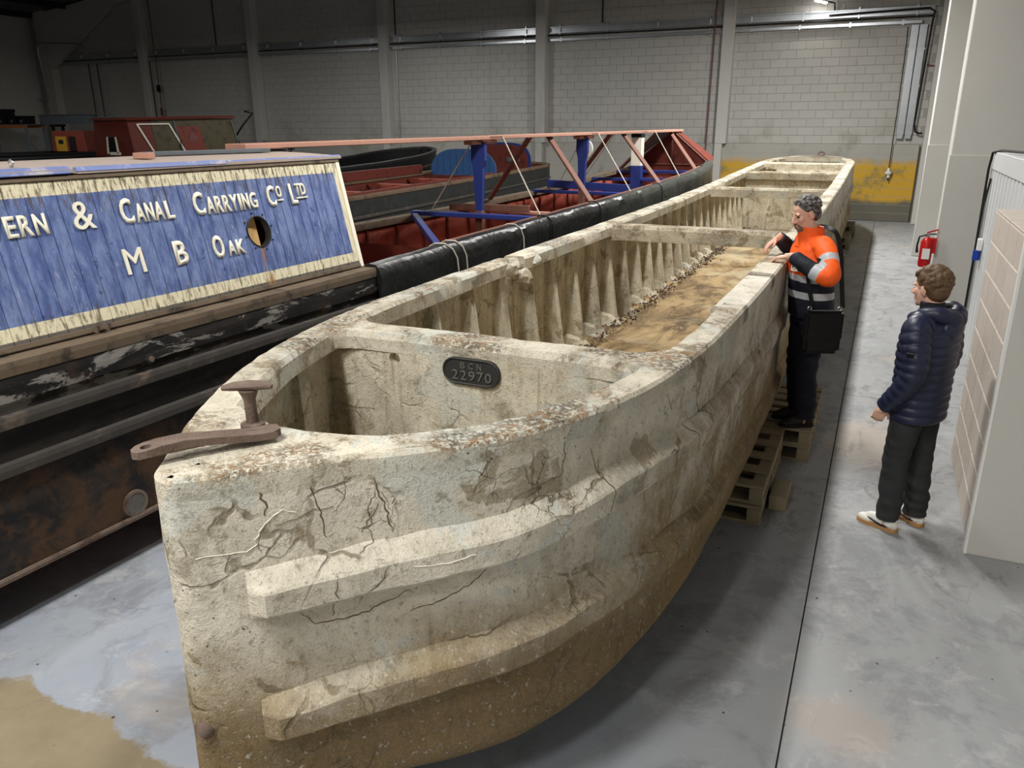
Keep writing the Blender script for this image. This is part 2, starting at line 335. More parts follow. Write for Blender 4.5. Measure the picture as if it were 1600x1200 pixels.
def tube(bm, pts, rad, n=10, flat=1.0, up=None, cap=True, round_ends=False):
    pts = [Vector(p) for p in pts]; R = list(rad) if hasattr(rad, '__len__') else [rad] * len(pts)
    if round_ends:
        d0 = (pts[0] - pts[1]).normalized(); d1 = (pts[-1] - pts[-2]).normalized(); r0, r1 = R[0], R[-1]
        pre = [(pts[0] + d0 * r0 * k, r0 * math.sqrt(max(0, 1 - k * k))) for k in (0.97, 0.8, 0.45)]
        post = [(pts[-1] + d1 * r1 * k, r1 * math.sqrt(max(0, 1 - k * k))) for k in (0.45, 0.8, 0.97)]
        pts = [p for p, _ in pre] + pts + [p for p, _ in post]; R = [r for _, r in pre] + R + [r for _, r in post]
    rings = []; prev = None
    for i, p in enumerate(pts):
        t = (pts[min(i + 1, len(pts) - 1)] - pts[max(i - 1, 0)]).normalized()
        if prev is None:
            ref = Vector(up) if up else (Vector((0, 0, 1)) if abs(t.z) < 0.9 else Vector((1, 0, 0)))
            s = t.cross(ref).normalized()
        else:
            s = prev - t * prev.dot(t); s.normalize()
        prev = s; u = s.cross(t)
        rings.append([bm.verts.new(p + (s * math.cos(a) + u * math.sin(a) * flat) * R[i]) for a in [2 * math.pi * k / n for k in range(n)]])
    for r0, r1 in zip(rings, rings[1:]):
        for k in range(n): bm.faces.new((r0[k], r0[(k + 1) % n], r1[(k + 1) % n], r1[k]))
    if cap: bm.faces.new(rings[0][::-1]); bm.faces.new(rings[-1])
def tubeo(name, pts, rad, mat, parent=None, n=8, **k):
    bm = bmesh.new(); tube(bm, pts, rad, n, **k); return from_bm(name, bm, mat, parent, True)
def ell(bm, c, r, rot=None, n=16):
    c = Vector(c); m = max(6, n // 2); R = rot if rot is not None else Matrix.Identity(3)
    V = lambda x, y, z: bm.verts.new(c + R @ Vector((x * r[0], y * r[1], z * r[2])))
    top, bot = V(0, 0, 1), V(0, 0, -1); rings = []
    for j in range(1, m):
        a = math.pi * j / m; rings.append([V(math.sin(a) * math.cos(2 * math.pi * k / n), math.sin(a) * math.sin(2 * math.pi * k / n), math.cos(a)) for k in range(n)])
    for k in range(n):
        bm.faces.new((top, rings[0][k], rings[0][(k + 1) % n])); bm.faces.new((rings[-1][k], bot, rings[-1][(k + 1) % n]))
        for A, B in zip(rings, rings[1:]): bm.faces.new((A[k], B[k], B[(k + 1) % n], A[(k + 1) % n]))
def prism(bm, pts, z0, z1):
    """closed polygon pts [(x,y)], extruded; z may be callables of (x,y)"""
    f0 = z0 if callable(z0) else (lambda x, y: z0); f1 = z1 if callable(z1) else (lambda x, y: z1)
    a = [bm.verts.new((x, y, f0(x, y))) for x, y in pts]; b = [bm.verts.new((x, y, f1(x, y))) for x, y in pts]
    n = len(pts)
    for i in range(n): bm.faces.new((a[i], a[(i + 1) % n], b[(i + 1) % n], b[i]))
    bm.faces.new(a[::-1]); bm.faces.new(b)
def boolean(o, cutter):
    m = o.modifiers.new('b', 'BOOLEAN'); m.operation = 'DIFFERENCE'; m.object = cutter; m.solver = 'EXACT'
    bpy.context.view_layer.update()
    me = bpy.data.meshes.new_from_object(o.evaluated_get(bpy.context.evaluated_depsgraph_get())); o.modifiers.clear(); o.data = me
def drop(o): bpy.data.objects.remove(o)
def catmull(P, m=8, closed=False):
    out = []; n = len(P); P = [Vector(p) for p in P]
    for i in range(n if closed else n - 1):
        g = lambda k: P[k % n] if closed else P[max(0, min(n - 1, k))]
        p0, p1, p2, p3 = g(i - 1), g(i), g(i + 1), g(i + 2)
        t0 = 0.0; t1 = max(1e-4, (p1 - p0).length ** 0.5); t2 = t1 + max(1e-4, (p2 - p1).length ** 0.5); t3 = t2 + max(1e-4, (p3 - p2).length ** 0.5)
        for k in range(m):
            t = t1 + (t2 - t1) * k / m
            A1 = p0 * ((t1 - t) / (t1 - t0)) + p1 * ((t - t0) / (t1 - t0)); A2 = p1 * ((t2 - t) / (t2 - t1)) + p2 * ((t - t1) / (t2 - t1)); A3 = p2 * ((t3 - t) / (t3 - t2)) + p3 * ((t - t2) / (t3 - t2))
            B1 = A1 * ((t2 - t) / (t2 - t0)) + A2 * ((t - t0) / (t2 - t0)); B2 = A2 * ((t3 - t) / (t3 - t1)) + A3 * ((t - t1) / (t3 - t1))
            out.append(B1 * ((t2 - t) / (t2 - t1)) + B2 * ((t - t1) / (t2 - t1)))
    if not closed: out.append(P[-1])
    return out
def text_mesh(ch, bold=0.0):
    cu = bpy.data.curves.new('t', 'FONT'); cu.body = ch; cu.size = 1.0; cu.extrude = 0.0; cu.offset = bold; cu.resolution_u = 3
    o = bpy.data.objects.new('t', cu); COL.objects.link(o); bpy.context.view_layer.update()
    me = bpy.data.meshes.new_from_object(o.evaluated_get(bpy.context.evaluated_depsgraph_get())); drop(o)
    bm = bmesh.new(); bm.from_mesh(me); bmesh.ops.remove_doubles(bm, verts=bm.verts, dist=1e-5)
    r = bmesh.ops.extrude_face_region(bm, geom=list(bm.faces)); 
    for v in [g for g in r['geom'] if isinstance(g, bmesh.types.BMVert)]: v.co.z = 1.0
    xs = [v.co.x for v in bm.verts]; ys = [v.co.y for v in bm.verts]
    x0, x1, y0, y1 = min(xs), max(xs), min(ys), max(ys)
    for v in bm.verts: v.co.x = (v.co.x - x0) / (x1 - x0); v.co.y = (v.co.y - y0) / (y1 - y0)
    return bm
def text_on(name, ch, org, ux, uy, un, w, h, t, mat, parent, bold=0.0):
    """letters filling a w x h box standing on the plane org + ux,uy with thickness t along un"""
    bm = text_mesh(ch, bold); org, ux, uy, un = Vector(org), Vector(ux), Vector(uy), Vector(un)
    for v in bm.verts: v.co = org + ux * (v.co.x * w) + uy * (v.co.y * h) + un * (v.co.z * t)
    return from_bm(name, bm, mat, parent)
def nz(p, s, seed=0.0): return mnoise.noise(Vector((p[0] * s + seed, p[1] * s + seed * 1.7, p[2] * s - seed)))
def push(me, fn):
    ns = [v.normal.copy() for v in me.vertices]; cs = [v.co.copy() for v in me.vertices]
    me.vertices.foreach_set('co', [x for c, n in zip(cs, ns) for x in (c + n * fn(c))]); me.update()
def remesh(bm, voxel, smooth_it=3, fac=0.5):
    me = bpy.data.meshes.new('r'); bmesh.ops.recalc_face_normals(bm, faces=bm.faces); bm.to_mesh(me); bm.free()
    o = bpy.data.objects.new('r', me); COL.objects.link(o)
    m = o.modifiers.new('v', 'REMESH'); m.mode = 'VOXEL'; m.voxel_size = voxel
    if smooth_it: s = o.modifiers.new('s', 'SMOOTH'); s.iterations = smooth_it; s.factor = fac
    bpy.context.view_layer.update()
    r = bpy.data.meshes.new_from_object(o.evaluated_get(bpy.context.evaluated_depsgraph_get())); drop(o)
    return r
# ================================================================== THE SETTING
WY = 24.6
def st(o): o['kind'] = 'structure'; return o
floor = st(boxo('floor', (-34.2, 3.6, -4.3, 25.0, -0.3, -0.012), 'joint_dark'))
XE = [-34.0, -18.0, -4.75, -0.1, 3.5]
YE = {0: [-4, 6, 16, WY], 1: [-4, 6.5, 16, WY], 2: [-4, 6.72, 9.1, 11.5, 13.9, 16.3, 18.7, 21.1, WY], 3: [-4, 8.2, 13.2, 18.2, WY]}
for i in range(4):
    for y0, y1 in zip(YE[i], YE[i][1:]):
        boxo('floor_slab', (XE[i] + .004, XE[i + 1] - .004, y0 + .004, y1 - .004, -0.011, 0.0), 'floor', floor)

wall_back = st(boxo('wall_back', (-34.0, 3.5, WY, WY + 0.3, 0, 9.4), 'joint'))
# plinth of grey render below the ledge
bm = bmesh.new(); box(bm, -33.5, 0.74, WY - 0.14, WY, 0, 2.05); bevel(bm, 0.012); plinth = st(from_bm('wall_plinth', bm, 'render'))
bm = bmesh.new()
for i in range(1, 9): box(bm, -33.4, 0.72, WY - 0.1425, WY - 0.139, 0.225 * i - 0.004, 0.225 * i + 0.004)
o = from_bm('plinth_joint', bm, 'joint', plinth); o['kind'] = 'stuff'
# blockwork above: the largest ones are single blocks, the rest one mesh
bw, bh, g = 0.45, 0.225, 0.010
cells = []
r = 0; z = 2.06
while z < 7.7:
    x = 0.95 - (bw / 2 if r % 2 else 0)
    while x > -33.4:
        d = math.hypot(x - bw / 2, WY) + abs(z - 3.6) * 0.3
        cells.append((d + (100 if z > 5.9 else 0), x - bw, x, z)); x -= bw
    z += bh; r += 1
cells.sort()
bm = bmesh.new(); box(bm, -(bw - g) / 2, (bw - g) / 2, -0.012, 0.004, 0, bh - g); bevel(bm, 0.004)
blk = None
for d, x0, x1, z in cells[:300]:
    if blk is None: blk = from_bm('block', bm, 'block', wall_back); o = blk
    else: o = blk.copy(); COL.objects.link(o)
    o.location = ((x0 + x1) / 2, WY, z); o.rotation_euler = (random.uniform(-.006, .006), 0, random.uniform(-.004, .004))
bm = bmesh.new()
for d, x0, x1, z in cells[300:]:
    e = random.uniform(-0.002, 0.002); box(bm, x0 + g / 2, x1 - g / 2, WY - 0.012 + e, WY + 0.004, z, z + bh - g)
o = from_bm('block_field', bm, 'block', wall_back); o['kind'] = 'stuff'

COLX = (-32.9, -27.3, -21.7, -16.0, -10.2, -4.5)
for i, x in enumerate(COLX):
    w = 0.16 if i else 0.3
    bm = bmesh.new(); box(bm, x - w, x + w, WY - 0.34, WY, 2.05, 9.0); bevel(bm, 0.01)
    c = st(from_bm('trim_%d' % (i + 1), bm, 'column'))
    bm = bmesh.new(); box(bm, x - w, x + w * 0.35, WY - 0.33, WY - 0.141, 0, 2.05); bevel(bm, 0.01); from_bm('column_foot', bm, 'column', c)
st(boxo('wall_left', (-34.3, -34.0, -4, WY + .3, 0, 9.4), 'white_wall'))
st(boxo('wall_right', (3.5, 3.8, -4, WY + .3, 0, 9.4), 'white_wall'))
st(boxo('wall_front', (-34.3, 3.8, -4.3, -4.0, 0, 9.4), 'white_wall'))
# gable roof with purlins and a rafter along the back wall
bm = bmesh.new()
for a, b in (((-34.2, 7.0), (-15.5, 9.1)), ((-15.5, 9.1), (3.7, 7.0))):
    hexa(bm, [(a[0], -4.2, a[1]), (b[0], -4.2, b[1]), (b[0], WY + .3, b[1]), (a[0], WY + .3, a[1]), (a[0], -4.2, a[1] + .1), (b[0], -4.2, b[1] + .1), (b[0], WY + .3, b[1] + .1), (a[0], WY + .3, a[1] + .1)])
ceil = st(from_bm('ceiling', bm, 'ceiling'))
for k in range(9):
    x = -33.2 + k * 2.1; z = 7.0 + (x + 34.2) * 2.1 / 18.7
    boxo('purlin', (x - .05, x + .05, -4, WY - .4, z - .22, z - .01), 'purlin', ceil)
bm = bmesh.new(); bar(bm, (-33.0, WY - .2, 6.85), (-15.5, WY - .2, 8.8), 0.26, 0.42)
raf = st(from_bm('roof_rafter', bm, 'column'))
bm = bmesh.new(); hexa(bm, [(-32.75, WY - .3, 4.95), (-32.6, WY - .3, 4.9), (-28.6, WY - .3, 7.15), (-33.0, WY - .3, 6.7), (-32.75, WY - .1, 4.95), (-32.6, WY - .1, 4.9), (-28.6, WY - .1, 7.15), (-33.0, WY - .1, 6.7)])
from_bm('haunch', bm, 'column', raf)
for yb in (12.0, 18.0):
    bm = bmesh.new(); bar(bm, (-33.9, yb, 6.6), (-15.5, yb, 8.85), 0.2, 0.4); from_bm('rafter', bm, 'purlin', ceil)

# white piers of the right-hand side
def pier(n, x0, x1, y0, y1, seam):
    p = st(boxo('wall_pier_%d' % n, (x0, x1, y0, y1, 0, 7.2), 'white_wall', None, 0.012))
    boxo('lower_board', (x0 - .008, x1, y0 - .012, y0 - .001, 0.01, seam), 'white_wall', p, 0.003)
    return p
pier(1, 0.70, 3.5, 18.1, 18.6, 2.19); pB = pier(2, 0.80, 3.5, 13.0, 13.5, 2.17); pier(3, 0.80, 3.5, 24.0, WY - .02, 2.05)
# steel clad partition, one rib after another
part = st(boxo('wall_partition', (1.14, 3.4, 7.0, 10.7, 0.0, 2.28), 'clad', None, 0.006))
y = 7.06
while y < 10.6:
    bm = bmesh.new(); hexa(bm, [(1.14, y, .05), (1.14, y + .16, .05), (1.10, y + .13, .05), (1.10, y + .03, .05), (1.14, y, 2.1), (1.14, y + .16, 2.1), (1.10, y + .13, 2.1), (1.10, y + .03, 2.1)])
    from_bm('cladding_rib', bm, 'clad', part); y += 0.25
boxo('cap_flashing', (1.09, 1.14, 7.0, 10.72, 2.1, 2.29), 'clad', part, 0.004)
boxo('end_flashing', (1.085, 1.16, 10.66, 10.74, 0.0, 2.29), 'white_wall', part, 0.004)
# short blockwork wall with a white board on its near end
bw_ = st(boxo('wall_blockwork', (0.795, 1.02, 5.235, 6.895, 0, 1.98), 'mortar'))
bmh = {}
zz = 0.006
for r in range(9):
    y = 5.23 + (-0.22 if r % 2 else 0)
    while y < 6.9:
        a, b = max(5.232, y + .005), min(6.9, y + .435)
        if b - a > 0.04:
            for (xa, xb) in ((0.785, 0.815),):
                bm = bmesh.new(); box(bm, xa, xb, a, b, zz, zz + .209); bevel(bm, 0.004); from_bm('concrete_block', bm, 'breeze', bw_)
        y += 0.44
    zz += 0.2195
for a in (5.24, 5.68, 6.12, 6.56):
    bm = bmesh.new(); box(bm, 0.788, 1.025, a, min(a + .43, 6.9), 1.975, 1.99); bevel(bm, 0.004); from_bm('concrete_block', bm, 'breeze', bw_)
boxo('end_board', (0.765, 3.4, 5.19, 5.23, 0.0, 2.0), 'white_wall', bw_, 0.004)
boxo('board_edge', (0.757, 0.775, 5.186, 5.245, 0.0, 2.002), 'white_plastic', bw_, 0.002)

# ------------------------------------------------------------------ services on the walls
bays = [(-33.1, COLX[1]), (COLX[1], COLX[2]), (COLX[2], COLX[3]), (COLX[3], COLX[4]), (COLX[4], COLX[5]), (COLX[5], 0.78)]
where = ['in the dark corner bay', 'in the second bay from the corner', 'in the third bay from the corner', 'in the bay above the black boat', 'in the bay above the blue posts', 'in the brightest bay']
for i, (a, b) in enumerate(bays):
    t = empty('cable_tray', ((a + b) / 2, WY - .035, 5.26)); tag(t, 'wide galvanised cable tray on the back wall ' + where[i], 'cable tray', 'wall cable trays')
    L = (b - a) / 2 - (0.17 if i < 5 else 0.16)
    bm = bmesh.new(); box(bm, -L, L, -.07, -.06, 0, .19); box(bm, -L, L, -.12, -.07, 0, .006); box(bm, -L, L, -.12, -.07, .184, .19); box(bm, -L, L, -.123, -.119, 0, .03); box(bm, -L, L, -.123, -.119, .16, .19)
    from_bm('tray', bm, 'galv', t)
    for k in range(4):
        x = -L + 0.4 + k * (2 * L - .8) / 3
        boxo('bracket', (x - .02, x + .02, -.125, .02, -.03, .24), 'galv', t)
    tubeo('cable', [(-L, -.1, -.05), (0, -.1, -.055), (L, -.1, -.05)], .017, 'black_cable', t)
    t = empty('cable_duct', ((a + b) / 2, WY - .035, 5.04)); tag(t, 'narrow galvanised duct under the wide tray ' + where[i], 'cable duct', 'wall cable ducts')
    L2 = L - (0.25 if i == 5 else 0)
    bm = bmesh.new(); box(bm, -L - 0, L2, -.11, -.03, 0, .08); bevel(bm, .006); from_bm('duct', bm, 'galv', t)
    for k in range(4):
        x = -L + 0.45 + k * (L + L2 - .9) / 3
        boxo('clip', (x - .025, x + .025, -.118, .02, -.02, .10), 'galv', t)
# vertical drop at the right end
for k, (x, w, d) in enumerate(((0.22, .09, 'left, perforated'), (0.42, .09, 'right, closed'))):
    t = empty('cable_riser', (x, WY - .035, 2.3)); tag(t, 'vertical galvanised tray dropping down the back wall, %s of the two' % d.split(',')[0], 'cable tray')
    bm = bmesh.new(); box(bm, -w, w, -.08, -.03, 0, 2.72); bevel(bm, .005); from_bm('tray', bm, 'galv', t)
    for zz in (.25, 1.2, 2.1): boxo('clip', (-w - .02, w + .02, -.09, .02, zz, zz + .05), 'galv', t)
    boxo('end_gland', (-w * .8, w * .8, -.10, -.02, -.1, 0.0), 'galv', t)
tag(tubeo('power_cable', [(-1.9, WY - .20, 5.33), (-.8, WY - .20, 5.36), (.5, WY - .20, 5.38), (.62, WY - .20, 5.30), (.6, WY - .20, 5.05), (.57, WY - .20, 4.0), (.53, WY - .20, 2.55), (.58, WY - .20, 2.38), (.66, WY - .18, 2.34), (.76, WY - .18, 2.34)], .025, 'black_cable'), 'thick black cable bending down beside the vertical trays to the pier', 'cable')
t = empty('pendant_socket', (0.07, WY - .25, 1.3)); tag(t, 'white socket hanging on a black lead before the yellow wall', 'socket')
tubeo('lead', [(-.02, .04, 3.66), (.0, .03, 3.3), (0.01, .02, 2.0), (0, 0, .12)], .012, 'black_cable', t)
tubeo('plug_top', [(0, 0, .14), (0, 0, .06), (0, 0, .05), (0, 0, -.02)], [.03, .04, .085, .08], 'white_plastic', t, 12)
tubeo('plug_body', [(.01, 0, -.02), (.01, 0, -.12)], [.04, .035], 'white_plastic', t, 12)
tubeo('plug_tip', [(.01, 0, -.12), (.01, 0, -.2)], [.02, .012], 'rubber', t, 10)
# flood lamp on an arm above the tray
t = empty('flood_lamp', (-2.08, WY - .45, 5.66)); tag(t, 'bright flood lamp on a bent arm above the wall tray', 'lamp')
bm = bmesh.new(); tube(bm, [(.3, .36, -.2), (.28, .3, -.02), (.12, .12, .0)], .02, 8); from_bm('arm', bm, 'black_cable', t, True)
bm = bmesh.new(); bar(bm, (-.18, -.06, .06), (.1, .06, .0), .16, .07); bevel(bm, .012); from_bm('housing', bm, 'white_plastic', t)
bm = bmesh.new(); bar(bm, (-.17, -.062, .018), (.09, .058, -.042), .14, .02); from_bm('lens', bm, 'lamp_face', t)
# thin pipes and cords on the back wall
def pipe(x, z0, z1, r, m, label, cat='pipe', dx=0, off=.05):
    tag(tubeo('wall_pipe' if cat == 'pipe' else 'wall_cord', [(x, WY - off, z1), (x + dx * .5, WY - off, (z0 + z1) / 2), (x + dx, WY - off, z0)], r, m), label, cat)
pipe(-30.55, .2, 5.05, .018, 'black_cable', 'thin dark drop cord near the corner column, left of a pair', 'cord', 0, .17)
pipe(-30.05, .2, 5.05, .018, 'black_cable', 'thin dark drop cord near the corner column, right of a pair', 'cord', 0, .17)
pipe(-27.06, .2, 5.05, .02, 'black_cable', 'dark cord right beside the second column', 'cord', 0, .17)
t = empty('alarm_line', (-26.64, WY - .24, 0)); tag(t, 'dark red riser with a small call box on it', 'conduit')
tubeo('conduit', [(0, 0, .2), (0, 0, 7.6)], .02, 'maroon', t); boxo('call_box', (-.07, .07, -.07, .0, 3.9, 4.15), 'rubber', t); boxo('drop_box', (-.05, .05, -.06, .0, 3.0, 3.3), 'maroon', t)
pipe(-23.6, 5.5, 8.0, .018, 'black_cable', 'dark cord coming down to the tray near the third column', 'cord')
pipe(-16.25, 5.5, 8.0, .022, 'maroon', 'dark red conduit above the tray left of the middle column', 'conduit')
pipe(-15.62, 5.5, 8.0, .02, 'black_cable', 'black cord above the tray right of the middle column', 'cord')
pipe(-16.22, .2, 5.0, .018, 'galv', 'thin steel conduit down the left edge of the middle column', 'conduit', 0, .17)
pipe(-15.55, .2, 5.0, .018, 'galv', 'thin steel conduit down the right edge of the middle column', 'conduit', 0, .17)
pipe(-8.3, 5.5, 8.0, .02, 'black_cable', 'black cord down to the tray right of the fifth column', 'cord')
pipe(-4.88, 1.2, 7.8, .02, 'maroon', 'long dark red conduit beside the bright white column', 'conduit', -.06, .18)
pipe(0.62, 4.0, 4.03, .02, 'maroon', 'dark red stub on the wall by the vertical trays', 'conduit', .3)
t = empty('corner_conduit', (-33.2, WY - .36, 3.6)); tag(t, 'bent grey conduits and dropper at the dark far corner', 'conduit')
tubeo('conduit', [(-.5, 0, .1), (.1, 0, .1), (.15, 0, .3), (-.05, 0, 2.0), (.0, 0, 2.2)], .03, 'galv', t); tubeo('conduit', [(.15, 0, 2.35), (2.5, 0, 2.2), (2.9, 0, 2.05)], .03, 'galv', t)
# cable run of the partition, switch, extinguisher
t = empty('partition_cable', (1.07, 10.6, 0)); tag(t, 'pair of black cables running down the end of the clad partition', 'cable')
tubeo('cable', [(.35, -1.6, 2.31), (.05, -.3, 2.31), (0, 0, 2.28), (-.01, .04, 2.1), (0, .02, 1.0), (0, 0, .3)], .014, 'black_cable', t)
tubeo('cable', [(.02, -.05, 2.0), (-.01, -.08, 1.7), (-.01, -.06, .9), (0, -.05, .3)], .012, 'black_cable', t)
t = empty('socket_outlet', (1.075, 10.28, 1.2)); tag(t, 'small white outlet with a blue plug on the partition', 'socket')
boxo('box', (-.03, .02, -.05, .05, .03, .16), 'white_plastic', t, .006); tubeo('blue_plug', [(-.02, 0, .03), (-.02, 0, -.08)], .04, 'blue_plastic', t, 12)
t = empty('fire_extinguisher', (0.68, 12.93, 0.60)); tag(t, 'red fire extinguisher with black hose hung on the pier', 'fire extinguisher')
tubeo('cylinder', [(0, 0, 0), (0, 0, .03), (0, 0, .36), (0, 0, .40), (0, 0, .43)], [.07, .082, .082, .06, .03], 'ext_red', t, 20)
tubeo('valve', [(0, 0, .43), (0, 0, .48)], [.025, .02], 'galv', t); baro('handle', (-.02, 0, .49), (.12, 0, .54), .025, .02, 'ext_red', t); baro('lever', (-.02, 0, .47), (.11, 0, .475), .025, .015, 'rubber', t)
tubeo('hose', [(-.02, 0, .46), (-.11, -.01, .43), (-.125, -.01, .3), (-.115, -.01, .2)], [.012, .013, .013, .02], 'rubber', t)
boxo('instruction_label', (-.05, .05, -.0845, -.07, .12, .27), 'white_plastic', t); boxo('bracket', (.05, .12, -.03, .03, .2, .42), 'ext_red', t)
# hanging hall lamps, plus housings for the added fill lamps on the left
for i, (x, y) in enumerate([(LAMP_X, y) for y in LAMP_Y] + [(-5.2, -1.0), (-1.4, -2.7)] + list(FAR_FILL_LAMPS)):
    t = empty('hall_lamp', (x, y, LAMP_Z)); tag(t, 'long white hall lamp hanging from the roof', 'lamp', 'lamps hanging in the hall')
    boxo('housing', (-.17, .17, -.8, .8, 0, .07), 'white_plastic', t, .01)
    for s in (-.6, .6): tubeo('hanger', [(0, s, .07), (0, s, 1.05)], .008, 'galv', t, 6)
# ================================================================== THE CONCRETE BOAT
RIGHT = [(-1.7, 22.4), (-1.25, 22.2), (-.86, 21.4), (-.68, 20.3), (-.65, 18), (-.625, 15), (-.62, 12), (-.61, 9), (-.61, 6.2), (-.63, 4.5), (-.68, 3.39), (-.77, 2.86), (-.89, 2.47), (-1.03, 2.21), (-1.20, 2.02), (-1.38, 1.86), (-1.58, 1.66), (-1.72, 1.53), (-1.80, 1.475)]
LEFT = [(-1.865, 1.49), (-1.93, 1.57), (-2.04, 1.74), (-2.15, 1.91), (-2.34, 2.27), (-2.48, 2.61), (-2.61, 3.1), (-2.68, 3.7), (-2.70, 4.5), (-2.71, 6), (-2.70, 8.5), (-2.71, 11.5), (-2.72, 14.5), (-2.72, 18), (-2.66, 20.3), (-2.5, 21.4), (-2.13, 22.2)]
OUT = catmull([(x, y, 0) for x, y in RIGHT + LEFT], 12, True)
NP = len(OUT)
NRM = []
for i in range(NP):
    d = (OUT[(i + 1) % NP] - OUT[i - 1]); n = Vector((d.y, -d.x, 0)).normalized(); NRM.append(-n)
if (OUT[NP // 4] + NRM[NP // 4] * 0.1).x < OUT[NP // 4].x: NRM = [-n for n in NRM]
IB = min(range(NP), key=lambda i: OUT[i].y)          # bow nose index
def zg(y): return float(np.interp(y, [1.4, 3, 5, 11, 14, 18, 22.5], [1.62, 1.605, 1.6, 1.6, 1.635, 1.72, 1.82]))
def off(i, o): return OUT[i] + NRM[i] * o
def xr(y, o=0.0):
    idx = [i for i in range(0, IB + 1)]; P = sorted([(off(i, o).y, off(i, o).x) for i in idx if i > 3]); return float(np.interp(y, [p[0] for p in P], [p[1] for p in P]))
def xl(y, o=0.0):
    P = sorted([(off(i, o).y, off(i, o).x) for i in range(IB, NP - 3)]); return float(np.interp(y, [p[0] for p in P], [p[1] for p in P]))
boat = empty('concrete_barge', (0, 0, 0)); tag(boat, 'long weathered concrete barge with open ribbed hold', 'boat')
HB = 0.276
# outer skin
bm = bmesh.new(); lv = [(0.0, 0.0)]
rows = []
for t in np.linspace(0, 1, 30): rows.append(('w', t))
rings = []
for kind, t in rows:
    ring = []
    for i in range(NP):
        top = zg(OUT[i].y) - 0.03; z = top + (HB + 0.06 - top) * t
        o = -0.02 if t > 0.97 else 0.0
        p = off(i, o); p = Vector((p.x, p.y, z))
        p += NRM[i] * min(1, t * 5) * (0.010 * nz(p, 2.2) + 0.006 * nz(p, 7, 3) - 0.012 * max(0, nz(p, 3.1, 9) - 0.35))
        ring.append(bm.verts.new(p))
    rings.append(ring)
ring = [bm.verts.new((off(i, -.09).x, off(i, -.09).y, HB)) for i in range(NP)]; rings.append(ring)
for a, b in zip(rings, rings[1:]):
    for i in range(NP): bm.faces.new((a[i], a[(i + 1) % NP], b[(i + 1) % NP], b[i]))
es = [bm.edges.get((ring[i], ring[(i + 1) % NP])) for i in range(NP)]; bmesh.ops.triangle_fill(bm, edges=es, use_beauty=True)
from_bm('hull', bm, 'concrete', boat, True)
# inner skin
bm = bmesh.new(); rings = []
for t in (0, .33, .66, 1):
    rings.append([bm.verts.new((off(i, -.075).x, off(i, -.075).y, (zg(OUT[i].y) - .04) * (1 - t) + .50 * t)) for i in range(NP)])
for a, b in zip(rings, rings[1:]):
    for i in range(NP): bm.faces.new((a[i], b[i], b[(i + 1) % NP], a[(i + 1) % NP]))
from_bm('hold_lining', bm, 'concrete_in', boat, True, False)
# hold floor with uneven silt
bm = bmesh.new(); ys = np.arange(2.0, 21.8, 0.16); grid = []
for y in ys:
    a, b = xl(y, -.07), xr(y, -.07); row = []
    for t in np.linspace(0, 1, 15):
        x = a + (b - a) * t; e = abs(t - .5) * 2
        row.append(bm.verts.new((x, y, .54 + .03 * nz((x, y, 0), 1.4) + .014 * nz((x, y, 0), 5) + .05 * max(0, e - .75) * 2)))
    grid.append(row)
for r0, r1 in zip(grid, grid[1:]):
    for k in range(14): bm.faces.new((r0[k], r0[k + 1], r1[k + 1], r1[k]))
from_bm('hold_floor', bm, 'hold_floor', boat, True)
# coping: runs of rim, left one broken through
def coping(idx, width, name='coping', mat='concrete_top'):
    bm = bmesh.new(); prof = [(-0.004, -.11), (0.0025, -.07), (0.0015, -.014), (-.012, 0.0), (-width + .02, .002), (-width, -.02), (-width, -.105)]
    rs = []
    for i in idx:
        r = []
        for k, (o, dz) in enumerate(prof):
            p = off(i, o); p = Vector((p.x, p.y, zg(OUT[i].y) + dz))
            q = nz(p, 2.0, 2) * .008 + nz(p, 13, 5) * .006
            p += NRM[i] * q * (.3 if o > -.05 else -.8); p.z += q * (.7 if k in (2, 3, 4, 5) else .1); r.append(bm.verts.new(p))
        rs.append(r)
    n = len(prof)
    for a, b in zip(rs, rs[1:]):
        for k in range(n): bm.faces.new((a[k], a[(k + 1) % n], b[(k + 1) % n], b[k]))
    bm.faces.new(rs[0]); bm.faces.new(rs[-1][::-1])
    return from_bm(name, bm, mat, boat, True)
def dense(lo, hi):
    return [i for i in range(lo, hi)]
# resample the outline more finely for the rim
gapy = 5.62; LI0 = list(range(IB + 1, NP - 6))
RI = [i for i in range(6, IB + 1) if OUT[i].y > 1.93]; LI = [i for i in range(IB, NP - 6) if OUT[i].y > 1.86]
coping([i for i in RI if OUT[i].y > 5.45], .185); coping([i for i in RI if 4.45 < OUT[i].y < 5.75], .185, mat='concrete_clean'); coping([i for i in range(6, IB + 1) if OUT[i].y < 4.75] + [i for i in LI0 if OUT[i].y < gapy], .155)
coping([i for i in LI if OUT[i].y > gapy + .02], .185)
coping([i % NP for i in range(NP - 8, NP + 9)], .22)
for y, r in ((gapy - .1, .075), (gapy + .33, .07), (gapy + .06, .06)):
    bm = bmesh.new(); bmesh.ops.create_icosphere(bm, subdivisions=3, radius=1)
    for v in bm.verts:
        k = 1 + .5 * nz(v.co, 1.6, y); v.co = Vector((v.co.x * r * k * 1.2, v.co.y * r * k * 1.1, v.co.z * r * k))
        v.co += Vector((xl(y, -.13) + (.05 if r == .06 else 0), y, zg(y) - (.16 if r == .06 else .055)))
    from_bm('broken_lump', bm, 'concrete_top', boat, True)
